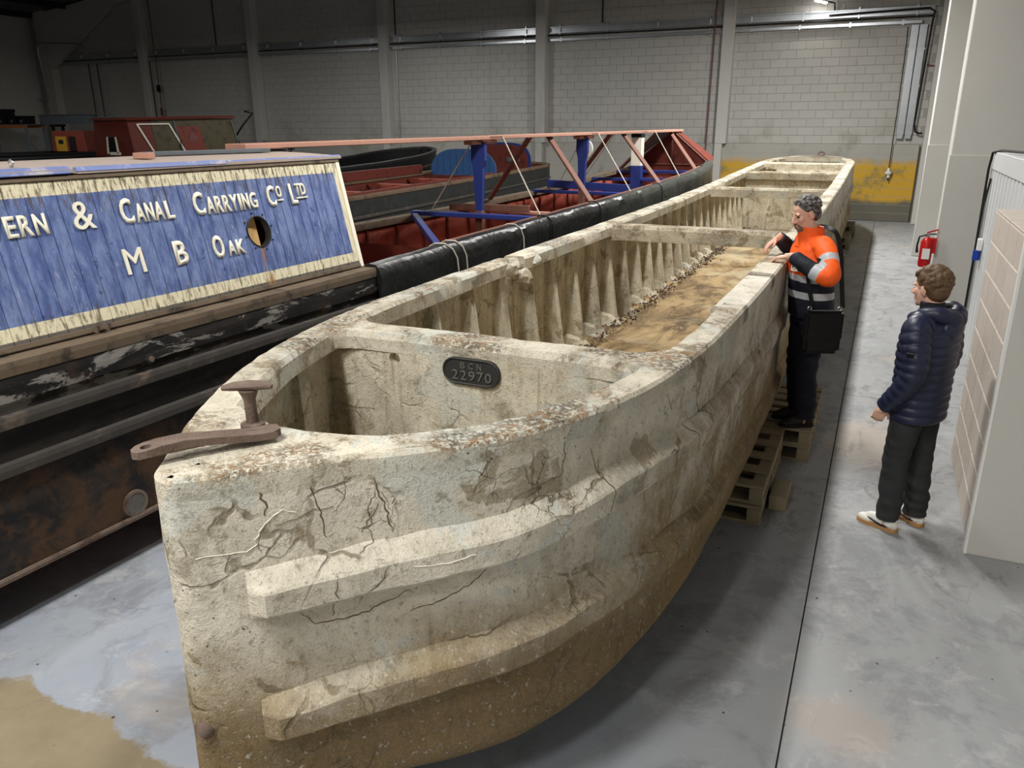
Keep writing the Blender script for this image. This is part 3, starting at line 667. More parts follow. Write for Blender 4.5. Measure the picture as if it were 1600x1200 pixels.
# fore deck
idx = [i for i in range(NP) if OUT[i].y < 2.02]; idx.sort()
poly = [off(i, -.02) for i in idx]
bm = bmesh.new(); inner = []
a = poly[0]; b = poly[-1]
cx = [(-1.38, 2.04), (-1.52, 1.99), (-1.67, 1.965), (-1.82, 1.965), (-1.95, 2.0), (-2.06, 2.06)]
pts = [(p.x, p.y) for p in poly] + cx[::-1]
n = len(pts)
top = [bm.verts.new((x, y, 1.617 + .004 * nz((x, y, 0), 6))) for x, y in pts]; mid = [bm.verts.new((x, y, 1.60)) for x, y in pts]; bot = [bm.verts.new((x, y, 1.50)) for x, y in pts]
c = sum((v.co for v in top), Vector()) / n
for v in top: v.co += (Vector((c.x, c.y, 0)) - Vector((v.co.x, v.co.y, 0))).normalized() * .012
for A, B in ((top, mid), (mid, bot)):
    for i in range(n): bm.faces.new((A[i], A[(i + 1) % n], B[(i + 1) % n], B[i]))
bm.faces.new(top); bm.faces.new(bot[::-1])
bmesh.ops.triangulate(bm, faces=[f for f in bm.faces if len(f.verts) > 4])
from_bm('fore_deck', bm, 'concrete_top', boat)
# stern deck
bm = bmesh.new(); pts = [(off(i % NP, -.05).x, off(i % NP, -.05).y) for i in range(NP - 24, NP + 25) if OUT[i % NP].y > 21.35]
prism(bm, pts, 1.70, lambda x, y: zg(y) - .005); from_bm('stern_deck', bm, 'concrete_beam', boat)
# rubbing strakes
def strake(side, yk, zt, th, pr):
    I = [i for i in (range(IB, 3, -1) if side > 0 else range(IB, NP - 4)) if OUT[i].y > (1.585 if side > 0 else 1.64)]
    bm = bmesh.new(); rs = []
    for q, i in enumerate(I):
        y = OUT[i].y; t = float(np.interp(y, yk, zt)); k = min(1, .35 + q * .22); aft = float(np.interp(y, [2.5, 4.5, 8], [1, .6, .45]))
        r = []
        for o, dz in ((-.03, .012), (.0, .004), (pr * .9, -.045), (pr, -.055), (pr * .95, -th + .02), (pr * .75, -th + .004), (-.03, -th - .01)):
            p = off(i, o * k * aft if o > 0 else o); p = Vector((p.x, p.y, t + dz)); p += NRM[i] * (nz(p, 5, 1) * .008 + nz(p, 14, 4) * .004); p.z += nz(p, 6, 8) * .007; r.append(bm.verts.new(p))
        rs.append(r)
    for a, b in zip(rs, rs[1:]):
        for k in range(7): bm.faces.new((a[k], a[(k + 1) % 7], b[(k + 1) % 7], b[k]))
    bm.faces.new(rs[0]); bm.faces.new(rs[-1][::-1])
    from_bm('rubbing_strake', bm, 'concrete', boat, False)
for s in (1, -1):
    strake(s, [1.5, 2.05, 2.7, 3.1, 4, 6.6, 14, 22], [1.27, 1.32, 1.355, 1.325, 1.26, 1.19, 1.19, 1.35], .16, .072)
    strake(s, [1.5, 2.05, 2.5, 3.0, 3.9, 6, 14, 22], [.80, .87, .905, .87, .74, .66, .66, .85], .165, .072)
# cross beams, flared into the rim
def beam(y, w, th, name='cross_beam', flare=.16):
    a, b = xl(y, -.10), xr(y, -.10); pf = []; pb = []
    for t in np.linspace(0, 1, 61):
        x = a + (b - a) * t; e = min(t, 1 - t) * (b - a); f = max(0, (flare - e) / flare) ** 2 * flare * .8
        yy = y + .03 * math.sin(t * math.pi) * (1 if y < 4 else 0); pf.append((x, yy - w / 2 - f)); pb.append((x, yy + w / 2 + f))
    bm = bmesh.new(); n = len(pf); rs = []
    for (xf, yf), (xb, yb) in zip(pf, pb):
        z = zg(y) - .004; r = []
        for px, py, dz in ((xf, yf, -th), (xf, yf - .004, -.03), (xf, yf + .025, 0), (xb, yb - .025, 0), (xb, yb + .004, -.03), (xb, yb, -th)):
            p = Vector((px, py, z + dz)); q = nz(p, 3, 3) * .008 + nz(p, 22, 6) * .004; p.z += q * .6; p.y += q; r.append(bm.verts.new(p))
        rs.append(r)
    for A, B in zip(rs, rs[1:]):
        for k in range(6): bm.faces.new((A[k], A[(k + 1) % 6], B[(k + 1) % 6], B[k]))
    bm.faces.new(rs[0]); bm.faces.new(rs[-1][::-1])
    return from_bm(name, bm, 'concrete_beam' if y > 4 else 'concrete_top', boat, True)
beam(3.30, .20, .092, flare=.2)
for y in (8.1, 13.35, 16.9, 19.6): beam(y, .24, .15)
# bulkheads
def bulkhead(y, z0=.5, th=.06, m='concrete_in'):
    return boxo('bulkhead', (xl(y, -.06), xr(y, -.06), y - th / 2, y + th / 2, z0, zg(y) - .08), m, boat)
bk = bulkhead(3.25)
cut_bm = bmesh.new(); tube(cut_bm, [(-2.145, 3.1, 1.475), (-2.145, 3.4, 1.475)], .032, 20); cut = from_bm('cut', cut_bm); boolean(bk, cut); drop(cut)
bulkhead(16.95, .5); bulkhead(20.9, .5)
# ribs
def rib(y, side, ztop=None):
    x = (xl if side < 0 else xr)(y, -.07); s = -side; zt = zg(y) - .10; w = .038
    bm = bmesh.new(); hexa(bm, [(x, y - w * 1.25, .5), (x + s * .20, y - w, .5), (x + s * .20, y + w, .5), (x, y + w * 1.25, .5), (x, y - w * 1.2, zt), (x + s * .055, y - w, zt), (x + s * .055, y + w, zt), (x, y + w * 1.2, zt)])
    bevel(bm, .006)
    from_bm('rib', bm, 'concrete_in', boat)
    # haunched foot where rib meets the floor
    bm = bmesh.new(); hexa(bm, [(x, y - .15, .5), (x + s * .27, y - .10, .5), (x + s * .27, y + .10, .5), (x, y + .15, .5), (x, y - .11, .68), (x + s * .16, y - .06, .64), (x + s * .16, y + .06, .64), (x, y + .11, .68)])
    bevel(bm, .02)
    o = from_bm('rib_foot', bm, 'concrete_in', boat)
y = 3.85
while y < 20.7:
    if abs(y - 16.95) > .12:
        rib(y, -1); rib(y, 1)
    y += 0.52
for y in (2.35, 2.85):
    for s in (-1, 1):
        x = (xl if s < 0 else xr)(y, -.07); bm = bmesh.new(); hexa(bm, [(x, y - .05, .5), (x - s * .10, y - .035, .5), (x - s * .10, y + .035, .5), (x, y + .05, .5), (x, y - .05, 1.52), (x - s * .05, y - .035, 1.52), (x - s * .05, y + .035, 1.52), (x, y + .05, 1.52)]); from_bm('rib', bm, 'concrete_in', boat)
# debris swept against the side of the hold, shells and flakes nobody could count
bm = bmesh.new()
for k in range(1500):
    y = random.uniform(3.5, 16.7); s = -1 if random.random() < .8 else 1
    x = (xl(y, -.07) if s < 0 else xr(y, -.07)) - s * abs(random.gauss(.27, .055)); r = random.uniform(.006, .024)
    p = Vector((x, y, .575 + random.uniform(0, .03))); q = Matrix.Rotation(random.uniform(0, 6.3), 3, Vector((random.random(), random.random(), random.random() + .2)).normalized())
    vs = [bm.verts.new(p + q @ Vector(c)) for c in ((r, 0, 0), (-r * .6, r, r * .2), (-r * .7, -r, 0), (0, 0, r * .8))]
    for f in ((0, 1, 2), (0, 3, 1), (1, 3, 2), (2, 3, 0)): bm.faces.new([vs[i] for i in f])
MAT['debris'] = simple('dark_flakes', (92, 78, 64), .9, .5, 18)
o = from_bm('debris', bm, 'debris', boat); o['kind'] = 'stuff'; o['label'] = 'dark flaky debris lying along the hold sides'
# number plate
pl = empty('number_plate'); pl.parent = boat; pl['label'] = 'dark cast iron number plate'
PO = Vector((-1.70, 3.217, 1.463))
def capsule(hw, hh, n=12):
    P = []
    for s in (1, -1):
        for k in range(n + 1):
            a = -math.pi / 2 + math.pi * k / n; P.append((s * (hw - hh) + s * hh * math.cos(a), s * hh * math.sin(a)))
    return P
def plate(hw, hh, y0, y1, m, name):
    bm = bmesh.new(); P = capsule(hw, hh); A = [bm.verts.new((PO.x + x, PO.y + y0, PO.z + z)) for x, z in P]; B = [bm.verts.new((PO.x + x, PO.y + y1, PO.z + z)) for x, z in P]; n = len(P)
    for i in range(n): bm.faces.new((A[i], A[(i + 1) % n], B[(i + 1) % n], B[i]))
    bm.faces.new(A); bm.faces.new(B[::-1]); return from_bm(name, bm, m, pl)
plate(.155, .067, 0, -.012, 'cast_iron', 'plate_back')
bm = bmesh.new(); P = capsule(.150, .062); tube(bm, [(PO.x + x, PO.y - .013, PO.z + z) for x, z in P + P[:1]], .006, 6); from_bm('plate_rim', bm, 'cast_iron', pl)
MAT['worn_iron'] = simple('worn_iron_letters', (112, 110, 102), .5, .2, 20, .3)
for ch, x0, w, z0, h in (('B', -.055, .025, .015, .03), ('C', -.010, .025, .015, .03), ('N', .035, .025, .015, .03), ('2', -.103, .034, -.043, .048), ('2', -.057, .034, -.043, .048), ('9', -.011, .034, -.043, .048), ('7', .035, .034, -.043, .048), ('0', .078, .034, -.043, .048)):
    text_on('plate_character', ch, PO + Vector((x0, -.012, z0)), (1, 0, 0), (0, 0, 1), (0, -1, 0), w, h, .006, 'worn_iron', pl)
# towing stud and bow strap
sd = empty('towing_stud'); sd.parent = boat; sd['label'] = 'rusty iron T-shaped stud'
sx, sy, sz = -1.815, 1.86, 1.642
tubeo('stud_foot', [(sx, sy, sz - .02), (sx, sy, sz + .015), (sx, sy, sz + .02)], [.04, .04, .026], 'iron', sd, 16)
tubeo('stud_stem', [(sx, sy, sz), (sx, sy, sz + .03), (sx - .002, sy, sz + .10), (sx - .003, sy, sz + .132)], [.027, .02, .02, .034], 'iron', sd, 14)
tubeo('stud_bar', [(sx - .085, sy - .03, sz + .135), (sx - .05, sy - .018, sz + .142), (sx, sy, sz + .147), (sx + .05, sy + .018, sz + .149), (sx + .075, sy + .026, sz + .145)], [.012, .02, .024, .019, .010], 'iron', sd, 12, flat=.75)
bm = bmesh.new(); A, B = Vector((-1.945, 1.525, 1.66)), Vector((-1.73, 1.845, 1.655)); d = (B - A).normalized(); s = d.cross(Vector((0, 0, 1))).normalized(); L = (B - A).length
prof = [(-.03, .012), (-.015, .032), (.01, .04), (.05, .04), (.12, .036), (.22, .034), (.34, .036), (.40, .042), (L, .040), (L + .03, .022)]
pts = [(t, w) for t, w in prof] + [(t, -w) for t, w in prof[::-1]]
prism(bm, pts, 0, .024)
for v in bm.verts:
    x, y, z = v.co; bend = .012 * math.sin(x * 14) - .012 * max(0, x - .3) * 3; v.co = A + d * x + s * y + Vector((0, 0, z + bend - .01))
bevel(bm, .004)
strap = from_bm('bow_strap', bm, 'iron', boat); strap['label'] = 'flat rusty iron strap with an eye'
cb = bmesh.new(); e = A + d * .012; tube(cb, [e + Vector((0, 0, -.1)), e + Vector((0, 0, .1))], .017, 16); cut = from_bm('cut', cb); boolean(strap, cut); drop(cut)
tubeo('stern_ring', [(-1.55 + .07 * math.cos(a), 22.25 + .02 * math.sin(a), 1.86 + .05 * math.sin(a)) for a in np.linspace(0, 6.28, 13)], .025, 'iron', boat)
tubeo('bow_bolt', [(-1.80, 1.50, .72), (-1.80, 1.47, .715), (-1.80, 1.455, .70)], [.03, .036, .02], 'iron', boat, 10)

# cracks running over the bow: thin lime-white and dark ribbons lying on the skin
from mathutils.bvhtree import BVHTree
HULLS = [o for o in boat.children if o.name.split('.')[0] in ('hull', 'rubbing_strake')]
BV = [BVHTree.FromPolygons([v.co for v in o.data.vertices], [p.vertices for p in o.data.polygons]) for o in HULLS]
RP = sorted([(OUT[i].y, i) for i in range(6, IB + 1)]); RPY = [p[0] for p in RP]
def on_hull(y, z):
    k = min(range(len(RPY)), key=lambda q: abs(RPY[q] - y)); i = RP[k][1]; n = NRM[i]; a = Vector((xr(y), y, z)) + n * .3; best = None
    for t in BV:
        h = t.ray_cast(a, -n, .5)
        if h[0] is not None and (best is None or h[3] < best[1]): best = (h[0], h[3])
    return (best[0] if best else a - n * .3), n
def crack(pts, w, mat):
    P = []; random.seed(int(pts[0][0] * 1000))
    for a, b in zip(pts, pts[1:]):
        m = max(2, int(math.hypot(a[0] - b[0], a[1] - b[1]) / .012))
        for k in range(m): t = k / m; P.append((a[0] + (b[0] - a[0]) * t + random.gauss(0, .0022), a[1] + (b[1] - a[1]) * t + random.gauss(0, .0022)))
    P.append(pts[-1]); bm = bmesh.new(); prev = None
    Q = [on_hull(*p) for p in P]
    for k, (c, n) in enumerate(Q):
        d = (Q[min(k + 1, len(Q) - 1)][0] - Q[max(k - 1, 0)][0]).normalized(); s = d.cross(n).normalized(); ww = w * (.4 + .6 * math.sin(math.pi * (k + .6) / (len(Q) + .2))) * random.uniform(.6, 1.3)
        r = [bm.verts.new(c + s * ww - n * .002), bm.verts.new(c + n * .0022), bm.verts.new(c - s * ww - n * .002)]
        if prev: bm.faces.new((prev[0], prev[1], r[1], r[0])); bm.faces.new((prev[1], prev[2], r[2], r[1]))
        prev = r
    from_bm('crack_line', bm, mat, boat)
MAT['crack_white'] = simple('lime_crack', (232, 226, 208), .9); MAT['crack_dark'] = simple('damp_crack', (104, 92, 70), .9, .3, 30)
crack([(1.501, 1.351), (1.529, 1.354), (1.599, 1.349), (1.614, 1.371), (1.634, 1.422), (1.658, 1.46), (1.679, 1.47), (1.708, 1.458)], .003, 'crack_white')
crack([(1.95, 1.23), (1.985, 1.226), (2.039, 1.225), (2.091, 1.239)], .0022, 'crack_white')
for c_, w_ in (([(1.74, 1.57), (1.751, 1.48), (1.76, 1.444), (1.769, 1.351)], .005), ([(1.882, 1.56), (1.888, 1.48), (1.907, 1.407), (1.913, 1.336)], .006), ([(1.889, 1.439), (1.867, 1.394), (1.847, 1.348)], .005),
               ([(2.413, 1.593), (2.419, 1.505), (2.408, 1.409), (2.33, 1.404), (2.218, 1.378), (2.198, 1.33)], .006), ([(1.697, 1.095), (1.722, 1.044), (1.803, 1.041), (1.886, 1.063), (1.945, 1.104)], .005), ([(1.943, 1.02), (2.034, 1.051), (2.106, 1.095), (2.142, 1.142)], .005),
               ([(1.64, 1.572), (1.644, 1.507), (1.642, 1.464)], .008), ([(1.662, 1.426), (1.703, 1.433), (1.732, 1.452), (1.789, 1.459)], .004), ([(1.778, 1.255), (1.776, 1.136), (1.767, 1.061)], .004), ([(2.549, 1.464), (2.615, 1.283), (2.581, 1.188)], .005), ([(2.03, .875), (2.139, .872), (2.215, .91)], .005)): crack(c_, w_, 'crack_dark')

# pallets and bearers under the boat
def pallet(x0, x1, y0, y1, z0, label, n=7):
    t = empty('pallet', ((x0 + x1) / 2, (y0 + y1) / 2, z0)); tag(t, label, 'pallet'); hx, hy = (x1 - x0) / 2, (y1 - y0) / 2
    for x in (-hx + .05, 0, hx - .05): boxo('stringer', (x - .045, x + .045, -hy, hy, .022, .115), 'pine', t, .004)
    for k in range(n):
        y = -hy + .055 + k * (2 * hy - .11) / (n - 1); boxo('deck_board', (-hx, hx, y - .05, y + .05, .115, .137), 'pine', t, .003)
    for y in (-hy + .055, 0, hy - .055): boxo('base_board', (-hx, hx, y - .05, y + .05, 0, .022), 'pine', t, .003)
    return t
pallet(-1.5, -.47, 5.02, 6.22, 0, 'pale timber pallet under the hull nearest the bow, lower of two')
pallet(-1.5, -.47, 5.05, 6.22, .137, 'pale timber pallet under the hull nearest the bow, upper of two', 5)
pallet(-1.5, -.27, 6.26, 7.46, 0, 'pallet beneath the boots of the man in orange, lower of two')
pallet(-1.5, -.27, 6.26, 7.46, .137, 'pallet beneath the boots of the man in orange, upper of two')
for k, y in enumerate((11.0, 15.6, 18.4, 20.6)):
    w = ('behind the man in orange', 'along the far aisle, nearer of three', 'along the far aisle, middle of three', 'along the far aisle, farthest of three')[k]
    pallet(-1.6, -.50, y, y + 1.0, 0, 'pallet under the hull ' + w + ', lower of its stack', 5); pallet(-1.6, -.52, y, y + 1.0, .137, 'pallet under the hull ' + w + ', upper of its stack', 5)
tag(boxo('timber_offcut', (-.455, -.335, 5.3, 5.62, 0, .11), 'pine', None, .006), 'short square timber block on the floor beside the nearest pallet', 'timber')
# ================================================================== THE NARROWBOATS
def half_outline(hb, y0, y1, bow, n=14):
    """right side x offsets from the centre line: list of (dx, y) from stern to stem"""
    P = [(hb, y) for y in np.linspace(y0, y1 - bow, 9)]
    for k in range(1, n + 1):
        t = k / n; P.append((hb * (1 - t ** 2.2) + .03 * t, y1 - bow + bow * (1 - (1 - t) ** 1.35)))
    return P
def skin(name, parent, xc, H, o, z0, z1, mat, flip=False, rows=6, stern=True, rough=0.0):
    P = [(xc + dx + o, y) for dx, y in H[:-1]] + [(xc, H[-1][1] + o * 1.5)] + [(xc - dx - o, y) for dx, y in H[:-1][::-1]]
    bm = bmesh.new(); R = []
    for t in np.linspace(0, 1, rows):
        R.append([bm.verts.new((x, y, z0(y) * t + z1(y) * (1 - t))) for x, y in P])
    n = len(P)
    for a, b in zip(R, R[1:]):
        for i in range(n if stern else n - 1): bm.faces.new((a[i], a[(i + 1) % n], b[(i + 1) % n], b[i]))
    ob = from_bm(name, bm, mat, parent, True)
    return ob
def strip(name, parent, xc, H, o0, o1, zf, th, mat, side=0, ylo=-99, yhi=99):
    """a rail following the outline; side +1 right, -1 left"""
    for s in ((1, -1) if side == 0 else (side,)):
        Q = [(dx, y) for dx, y in H if ylo <= y <= yhi]; bm = bmesh.new(); R = []
        for dx, y in Q:
            a, b = max(0.0, dx + o0), dx + o1; z = zf(y)
            R.append([bm.verts.new((xc + s * x, y, zz)) for x, zz in ((a, z - th), (b, z - th), (b + .004, z - th * .4), (b, z), (a, z))])
        for A, B in zip(R, R[1:]):
            for k in range(5): bm.faces.new((A[k], A[(k + 1) % 5], B[(k + 1) % 5], B[k]))
        bm.faces.new(R[0]); bm.faces.new(R[-1][::-1]); from_bm(name, bm, mat, parent)
def hull(parent, xc, hb, y0, y1, bow, zf, zb, out='black_boat', inn='black', rail='tan_rail', fz=.6):
    H = half_outline(hb, y0, y1, bow); c = lambda v: (lambda y: v)
    skin('hull', parent, xc, H, 0, c(zb), lambda y: zf(y) - .01, out)
    if inn: skin('hull_lining', parent, xc, H, -.06, c(fz), lambda y: zf(y) - .02, inn)
    strip('gunwale', parent, xc, H, -.10, .015, zf, .06, rail)
    bm = bmesh.new(); pts = [(xc + dx - .03, y) for dx, y in H[:-1]] + [(xc - dx + .03, y) for dx, y in H[:-1][::-1]]; prism(bm, pts, zb + .01, fz); from_bm('bottom', bm, 'black', parent)
    return H

# ------------------------------------------------------------------ the blue cabined motor boat
OA = math.radians(2.6)
oak = empty('narrowboat', (-3.98, 2.0, 0), -OA); tag(oak, 'old narrowboat with blue lettered cabin and red open hold', 'boat')
zo = lambda y: float(np.interp(y, [-4, 4, 8, 12, 15, 17.4], [1.46, 1.46, 1.47, 1.53, 1.68, 1.84]))
HO = half_outline(1.05, -3.6, 17.4, 4.2); OC = -1.05
skin('hull', oak, OC, HO, 0, lambda y: .30, lambda y: zo(y) - .01, 'oak_hull', rows=12)
skin('hull_lining', oak, OC, [h for h in HO if h[1] > 3.0], -.05, lambda y: .5, lambda y: zo(y) - .03, 'dark_red', stern=True)
strip('gunwale', oak, OC, HO, -.13, .025, zo, .075, 'grimy_wood')
strip('gunwale_plank', oak, OC, HO, -.03, .02, lambda y: zo(y) - .078, .13, 'oak_hull')
strip('rubbing_strake', oak, OC, HO, -.03, .05, lambda y: zo(y) - .27, .065, 'strake_wood', 0, -9, 16.3)
strip('rubbing_strake', oak, OC, HO, -.03, .05, lambda y: zo(y) - .52, .065, 'strake_wood', 0, -9, 16.3)
strip('bottom_chine', oak, OC, HO, -.06, .012, lambda y: .325, .035, 'iron', 0, -9, 16.3)
bm = bmesh.new(); pts = [(OC + dx - .03, y) for dx, y in HO[:-1]] + [(OC - dx + .03, y) for dx, y in HO[:-1][::-1]]; prism(bm, pts, .30, .52); from_bm('hold_floor', bm, 'dark_red', oak)
# cabin side plane
CA, CB = Vector((-.10, 0, 1.465)), Vector((-.302, 0, 2.335)); CU = (CB - CA).normalized(); CN = Vector((CU.z, 0, -CU.x)); CH = (CB - CA).length
def cabp(y, z, o=0.0): return CA + CU * ((z - CA.z) / CU.z) + Vector((0, y, 0)) + CN * o
y = -2.0; random.seed(3); planks = []
while y < 3.42:
    w = random.uniform(.085, .115); y1 = min(y + w, 3.455)
    if 3.455 - y1 < .05: y1 = 3.455
    e = random.uniform(-.0015, .0015)
    bm = bmesh.new(); zb_, zt_ = 1.466, 2.325 + random.uniform(-.006, .004)
    P = [cabp(a, z, o) for z in (zb_, zt_) for a, o in ((y + .002, -.02), (y1 - .002, -.02), (y1 - .002, e), (y + .002, e))]
    hexa(bm, P); bevel(bm, .0022)
    planks.append((y, y1, from_bm('cabin_plank', bm, 'plank', oak))); y = y1
PH = cabp(2.435, 1.875)
cb = bmesh.new(); tube(cb, [PH - CN * .06, PH + CN * .06], .112, 28); cut = from_bm('cut', cb, None, oak)
for a, b, o in planks:
    if b > 2.30 and a < 2.57: boolean(o, cut)
drop(cut)
bm = bmesh.new()
Q = [cabp(a, z, -.022) for a, z in ((-2.0, 1.466), (3.45, 1.466), (3.45, 2.32), (-2.0, 2.32))]; Q2 = [cabp(a, z, -.03) for a, z in ((-2.0, 1.466), (3.45, 1.466), (3.45, 2.32), (-2.0, 2.32))]
hexa(bm, Q + Q2); bk_ = from_bm('cabin_backing', bm, 'black', oak)
cb = bmesh.new(); tube(cb, [PH - CN * .06, PH + CN * .06], .112, 28); cut = from_bm('cut', cb, None, oak); boolean(bk_, cut); drop(cut)
ph = empty('porthole'); ph.parent = oak
bm = bmesh.new(); n = 32; s = Vector((0, 1, 0)); R = []
for rr, oo in ((.114, -.05), (.114, .006), (.108, .008), (.106, .004), (.106, -.05)): R.append([bm.verts.new(PH + (s * math.cos(a) + CU * math.sin(a)) * rr + CN * oo) for a in [2 * math.pi * k / n for k in range(n)]])
for A, B in zip(R, R[1:] + R[:1]):
    for k in range(n): bm.faces.new((A[k], A[(k + 1) % n], B[(k + 1) % n], B[k]))
from_bm('porthole_rim', bm, 'cast_iron', ph, True)
bm = bmesh.new(); c0 = PH - CN * .05
pts = [c0 + s * a + CU * b for a, b in ((-.10, -.115), (.03, -.115), (.035, .115), (-.10, .115))]; hexa(bm, pts + [p - CN * .015 for p in pts]); from_bm('plywood_board', bm, 'ply', ph)
for k in range(8):
    a = 2 * math.pi * k / 8 + .2; q = PH + (s * math.cos(a) + CU * math.sin(a)) * .135; tubeo('rim_bolt', [q, q + CN * .006], .006, 'rubber', ph, 8)
# screwed-on letters
BIG, SM = .150, .112
WORDS = [('S', .40, .47, 2.035, BIG), ('E', .482, .535, 2.035, SM), ('V', .578, .662, 2.035, SM), ('E', .675, .735, 2.035, SM), ('R', .752, .82, 2.035, SM), ('N', .835, .905, 2.035, SM), ('&', 1.065, 1.195, 2.035, BIG + .005),
         ('C', 1.375, 1.458, 2.035, BIG), ('A', 1.475, 1.54, 2.035, SM), ('N', 1.55, 1.605, 2.035, SM), ('A', 1.612, 1.68, 2.035, SM), ('L', 1.698, 1.755, 2.035, SM),
         ('C', 1.925, 2.01, 2.033, BIG), ('A', 2.028, 2.095, 2.033, SM), ('R', 2.105, 2.165, 2.033, SM), ('R', 2.175, 2.235, 2.033, SM), ('Y', 2.24, 2.305, 2.033, SM), ('I', 2.318, 2.337, 2.033, SM), ('N', 2.352, 2.41, 2.033, SM), ('G', 2.422, 2.49, 2.033, SM),
         ('C', 2.60, 2.68, 2.03, BIG), ('O', 2.70, 2.75, 2.088, .085), ('L', 2.84, 2.905, 2.03, BIG), ('T', 2.905, 2.955, 2.088, .088), ('D', 2.962, 3.015, 2.088, .088),
         ('M', 1.305, 1.435, 1.745, BIG), ('B', 1.67, 1.765, 1.747, BIG), ('O', 1.985, 2.075, 1.743, BIG), ('A', 2.108, 2.175, 1.745, .10), ('K', 2.187, 2.26, 1.745, .10)]
for ch, y0, y1, z, h in WORDS:
    text_on('letter', ch, cabp(y0, z, .001), (0, 1, 0), CU, CN, y1 - y0, h / CU.z, .010, 'cream', oak, .0 if ch in 'M&' else .022)
for y0, y1 in ((2.70, 2.755), (2.90, 3.02)):
    bm = bmesh.new(); P = [cabp(a, z, o) for z in (2.066, 2.076) for a, o in ((y0, 0), (y1, 0), (y1, .012), (y0, .012))]; hexa(bm, P); from_bm('letter_underline', bm, 'cream', oak)
# cabin ends, roof, rails
bm = bmesh.new(); P = [cabp(a, z, o) for z in (1.466, 2.33) for a, o in ((3.455, -.02), (3.50, -.02), (3.50, .006), (3.455, .006))]; hexa(bm, P); bevel(bm, .004); from_bm('corner_post', bm, 'cream', oak)
bm = bmesh.new(); P = [(-.13, 3.40, 1.0), (-1.97, 3.40, 1.0), (-1.97, 3.46, 1.0), (-.13, 3.46, 1.0), (-.33, 3.40, 2.32), (-1.77, 3.40, 2.32), (-1.77, 3.46, 2.32), (-.33, 3.46, 2.32)]; hexa(bm, P); from_bm('cabin_bulkhead', bm, 'dark_red', oak)
bm = bmesh.new(); P = [(-1.96, -2, 1.47), (-2.0, -2, 1.47), (-2.0, 3.45, 1.47), (-1.96, 3.45, 1.47), (-1.77, -2, 2.32), (-1.81, -2, 2.32), (-1.81, 3.45, 2.32), (-1.77, 3.45, 2.32)]; hexa(bm, P); from_bm('cabin_far_side', bm, 'roof_blue', oak)
def roof(y0, y1, dz, sk, mat, name, x0=-.29, x1=-1.82):
    bm = bmesh.new(); R = []
    for t in np.linspace(0, 1, 11):
        x = x0 + (x1 - x0) * t; z = 2.338 + dz + .028 * math.sin(math.pi * t)
        R.append([bm.verts.new(p) for p in ((x, y0 + sk * (1 - t), z), (x, y1, z), (x, y1, z + .02), (x, y0 + sk * (1 - t), z + .02))])
    for A, B in zip(R, R[1:]):
        for k in range(4): bm.faces.new((A[k], A[(k + 1) % 4], B[(k + 1) % 4], B[k]))
    bm.faces.new(R[0]); bm.faces.new(R[-1][::-1]); return from_bm(name, bm, mat, oak)
roof(-2.0, 1.14, .012, 0, 'roof_pink', 'roof_board'); roof(1.18, 3.53, .004, 0, 'roof_pink', 'roof_board')
def fascia(y0, y1, z0, z1, drop_, mat, name, out):
    bm = bmesh.new(); hexa(bm, [cabp(y0, z0, 0), cabp(y1, z0 - drop_, 0), cabp(y1, z0 - drop_, out), cabp(y0, z0, out), cabp(y0, z1, -.03), cabp(y1, z1 - drop_, -.03), cabp(y1, z1 - drop_, out * .6), cabp(y0, z1, out * .6)]); bevel(bm, .003); from_bm(name, bm, mat, oak)
fascia(-2.0, 1.135, 2.343, 2.386, 0, 'roof_blue', 'roof_edge', .022); fascia(1.175, 2.3, 2.350, 2.380, .004, 'roof_blue', 'roof_edge', .02); fascia(2.31, 3.53, 2.346, 2.372, .002, 'roof_blue', 'roof_edge', .016)
fascia(-2.0, 3.5, 2.312, 2.336, 0, 'grimy_wood', 'cabin_top_rail', .010)
fascia(-2.0, 3.5, 1.47, 1.50, 0, 'grimy_wood', 'cabin_foot_rail', .006)
# fittings on the hull side
vt = empty('vent_grille'); vt.parent = oak
VP = Vector((0.0, .98, .40)); bm = bmesh.new(); n = 28; R = []
for rr, oo in ((.085, -.002), (.085, .012), (.066, .014), (.064, .004)): R.append([bm.verts.new(VP + Vector((oo, rr * math.cos(a), rr * math.sin(a)))) for a in [2 * math.pi * k / n for k in range(n)]])
for A, B in zip(R, R[1:]):
    for k in range(n): bm.faces.new((A[k], A[(k + 1) % n], B[(k + 1) % n], B[k]))
from_bm('vent_ring', bm, 'iron', vt, True)
bm = bmesh.new()
for k in range(-6, 7):
    c = k * .0098; L = math.sqrt(max(0, .064 ** 2 - c * c)); bar(bm, VP + Vector((.008, c, -L)), VP + Vector((.008, c, L)), .003, .003); bar(bm, VP + Vector((.0095, -L, c)), VP + Vector((.0095, L, c)), .003, .003)
o = from_bm('vent_mesh', bm, 'mesh_steel', vt); o['kind'] = 'stuff'
tubeo('vent_backing', [VP, VP + Vector((.003, 0, 0))], .064, 'black', vt, 24)
tubeo('hull_nut', [(.0, 1.22, 1.265), (.035, 1.22, 1.265)], .032, 'cast_iron', oak, 6); tubeo('hull_bolt', [(.02, 1.22, 1.265), (.045, 1.22, 1.265)], .017, 'iron', oak, 12)
for y_ in (.98, 1.05): tubeo('eye_pin', [(-.08, y_, 1.47), (-.075, y_ + .01, 1.51), (-.05, y_ + .012, 1.515)], .012, 'iron', oak)
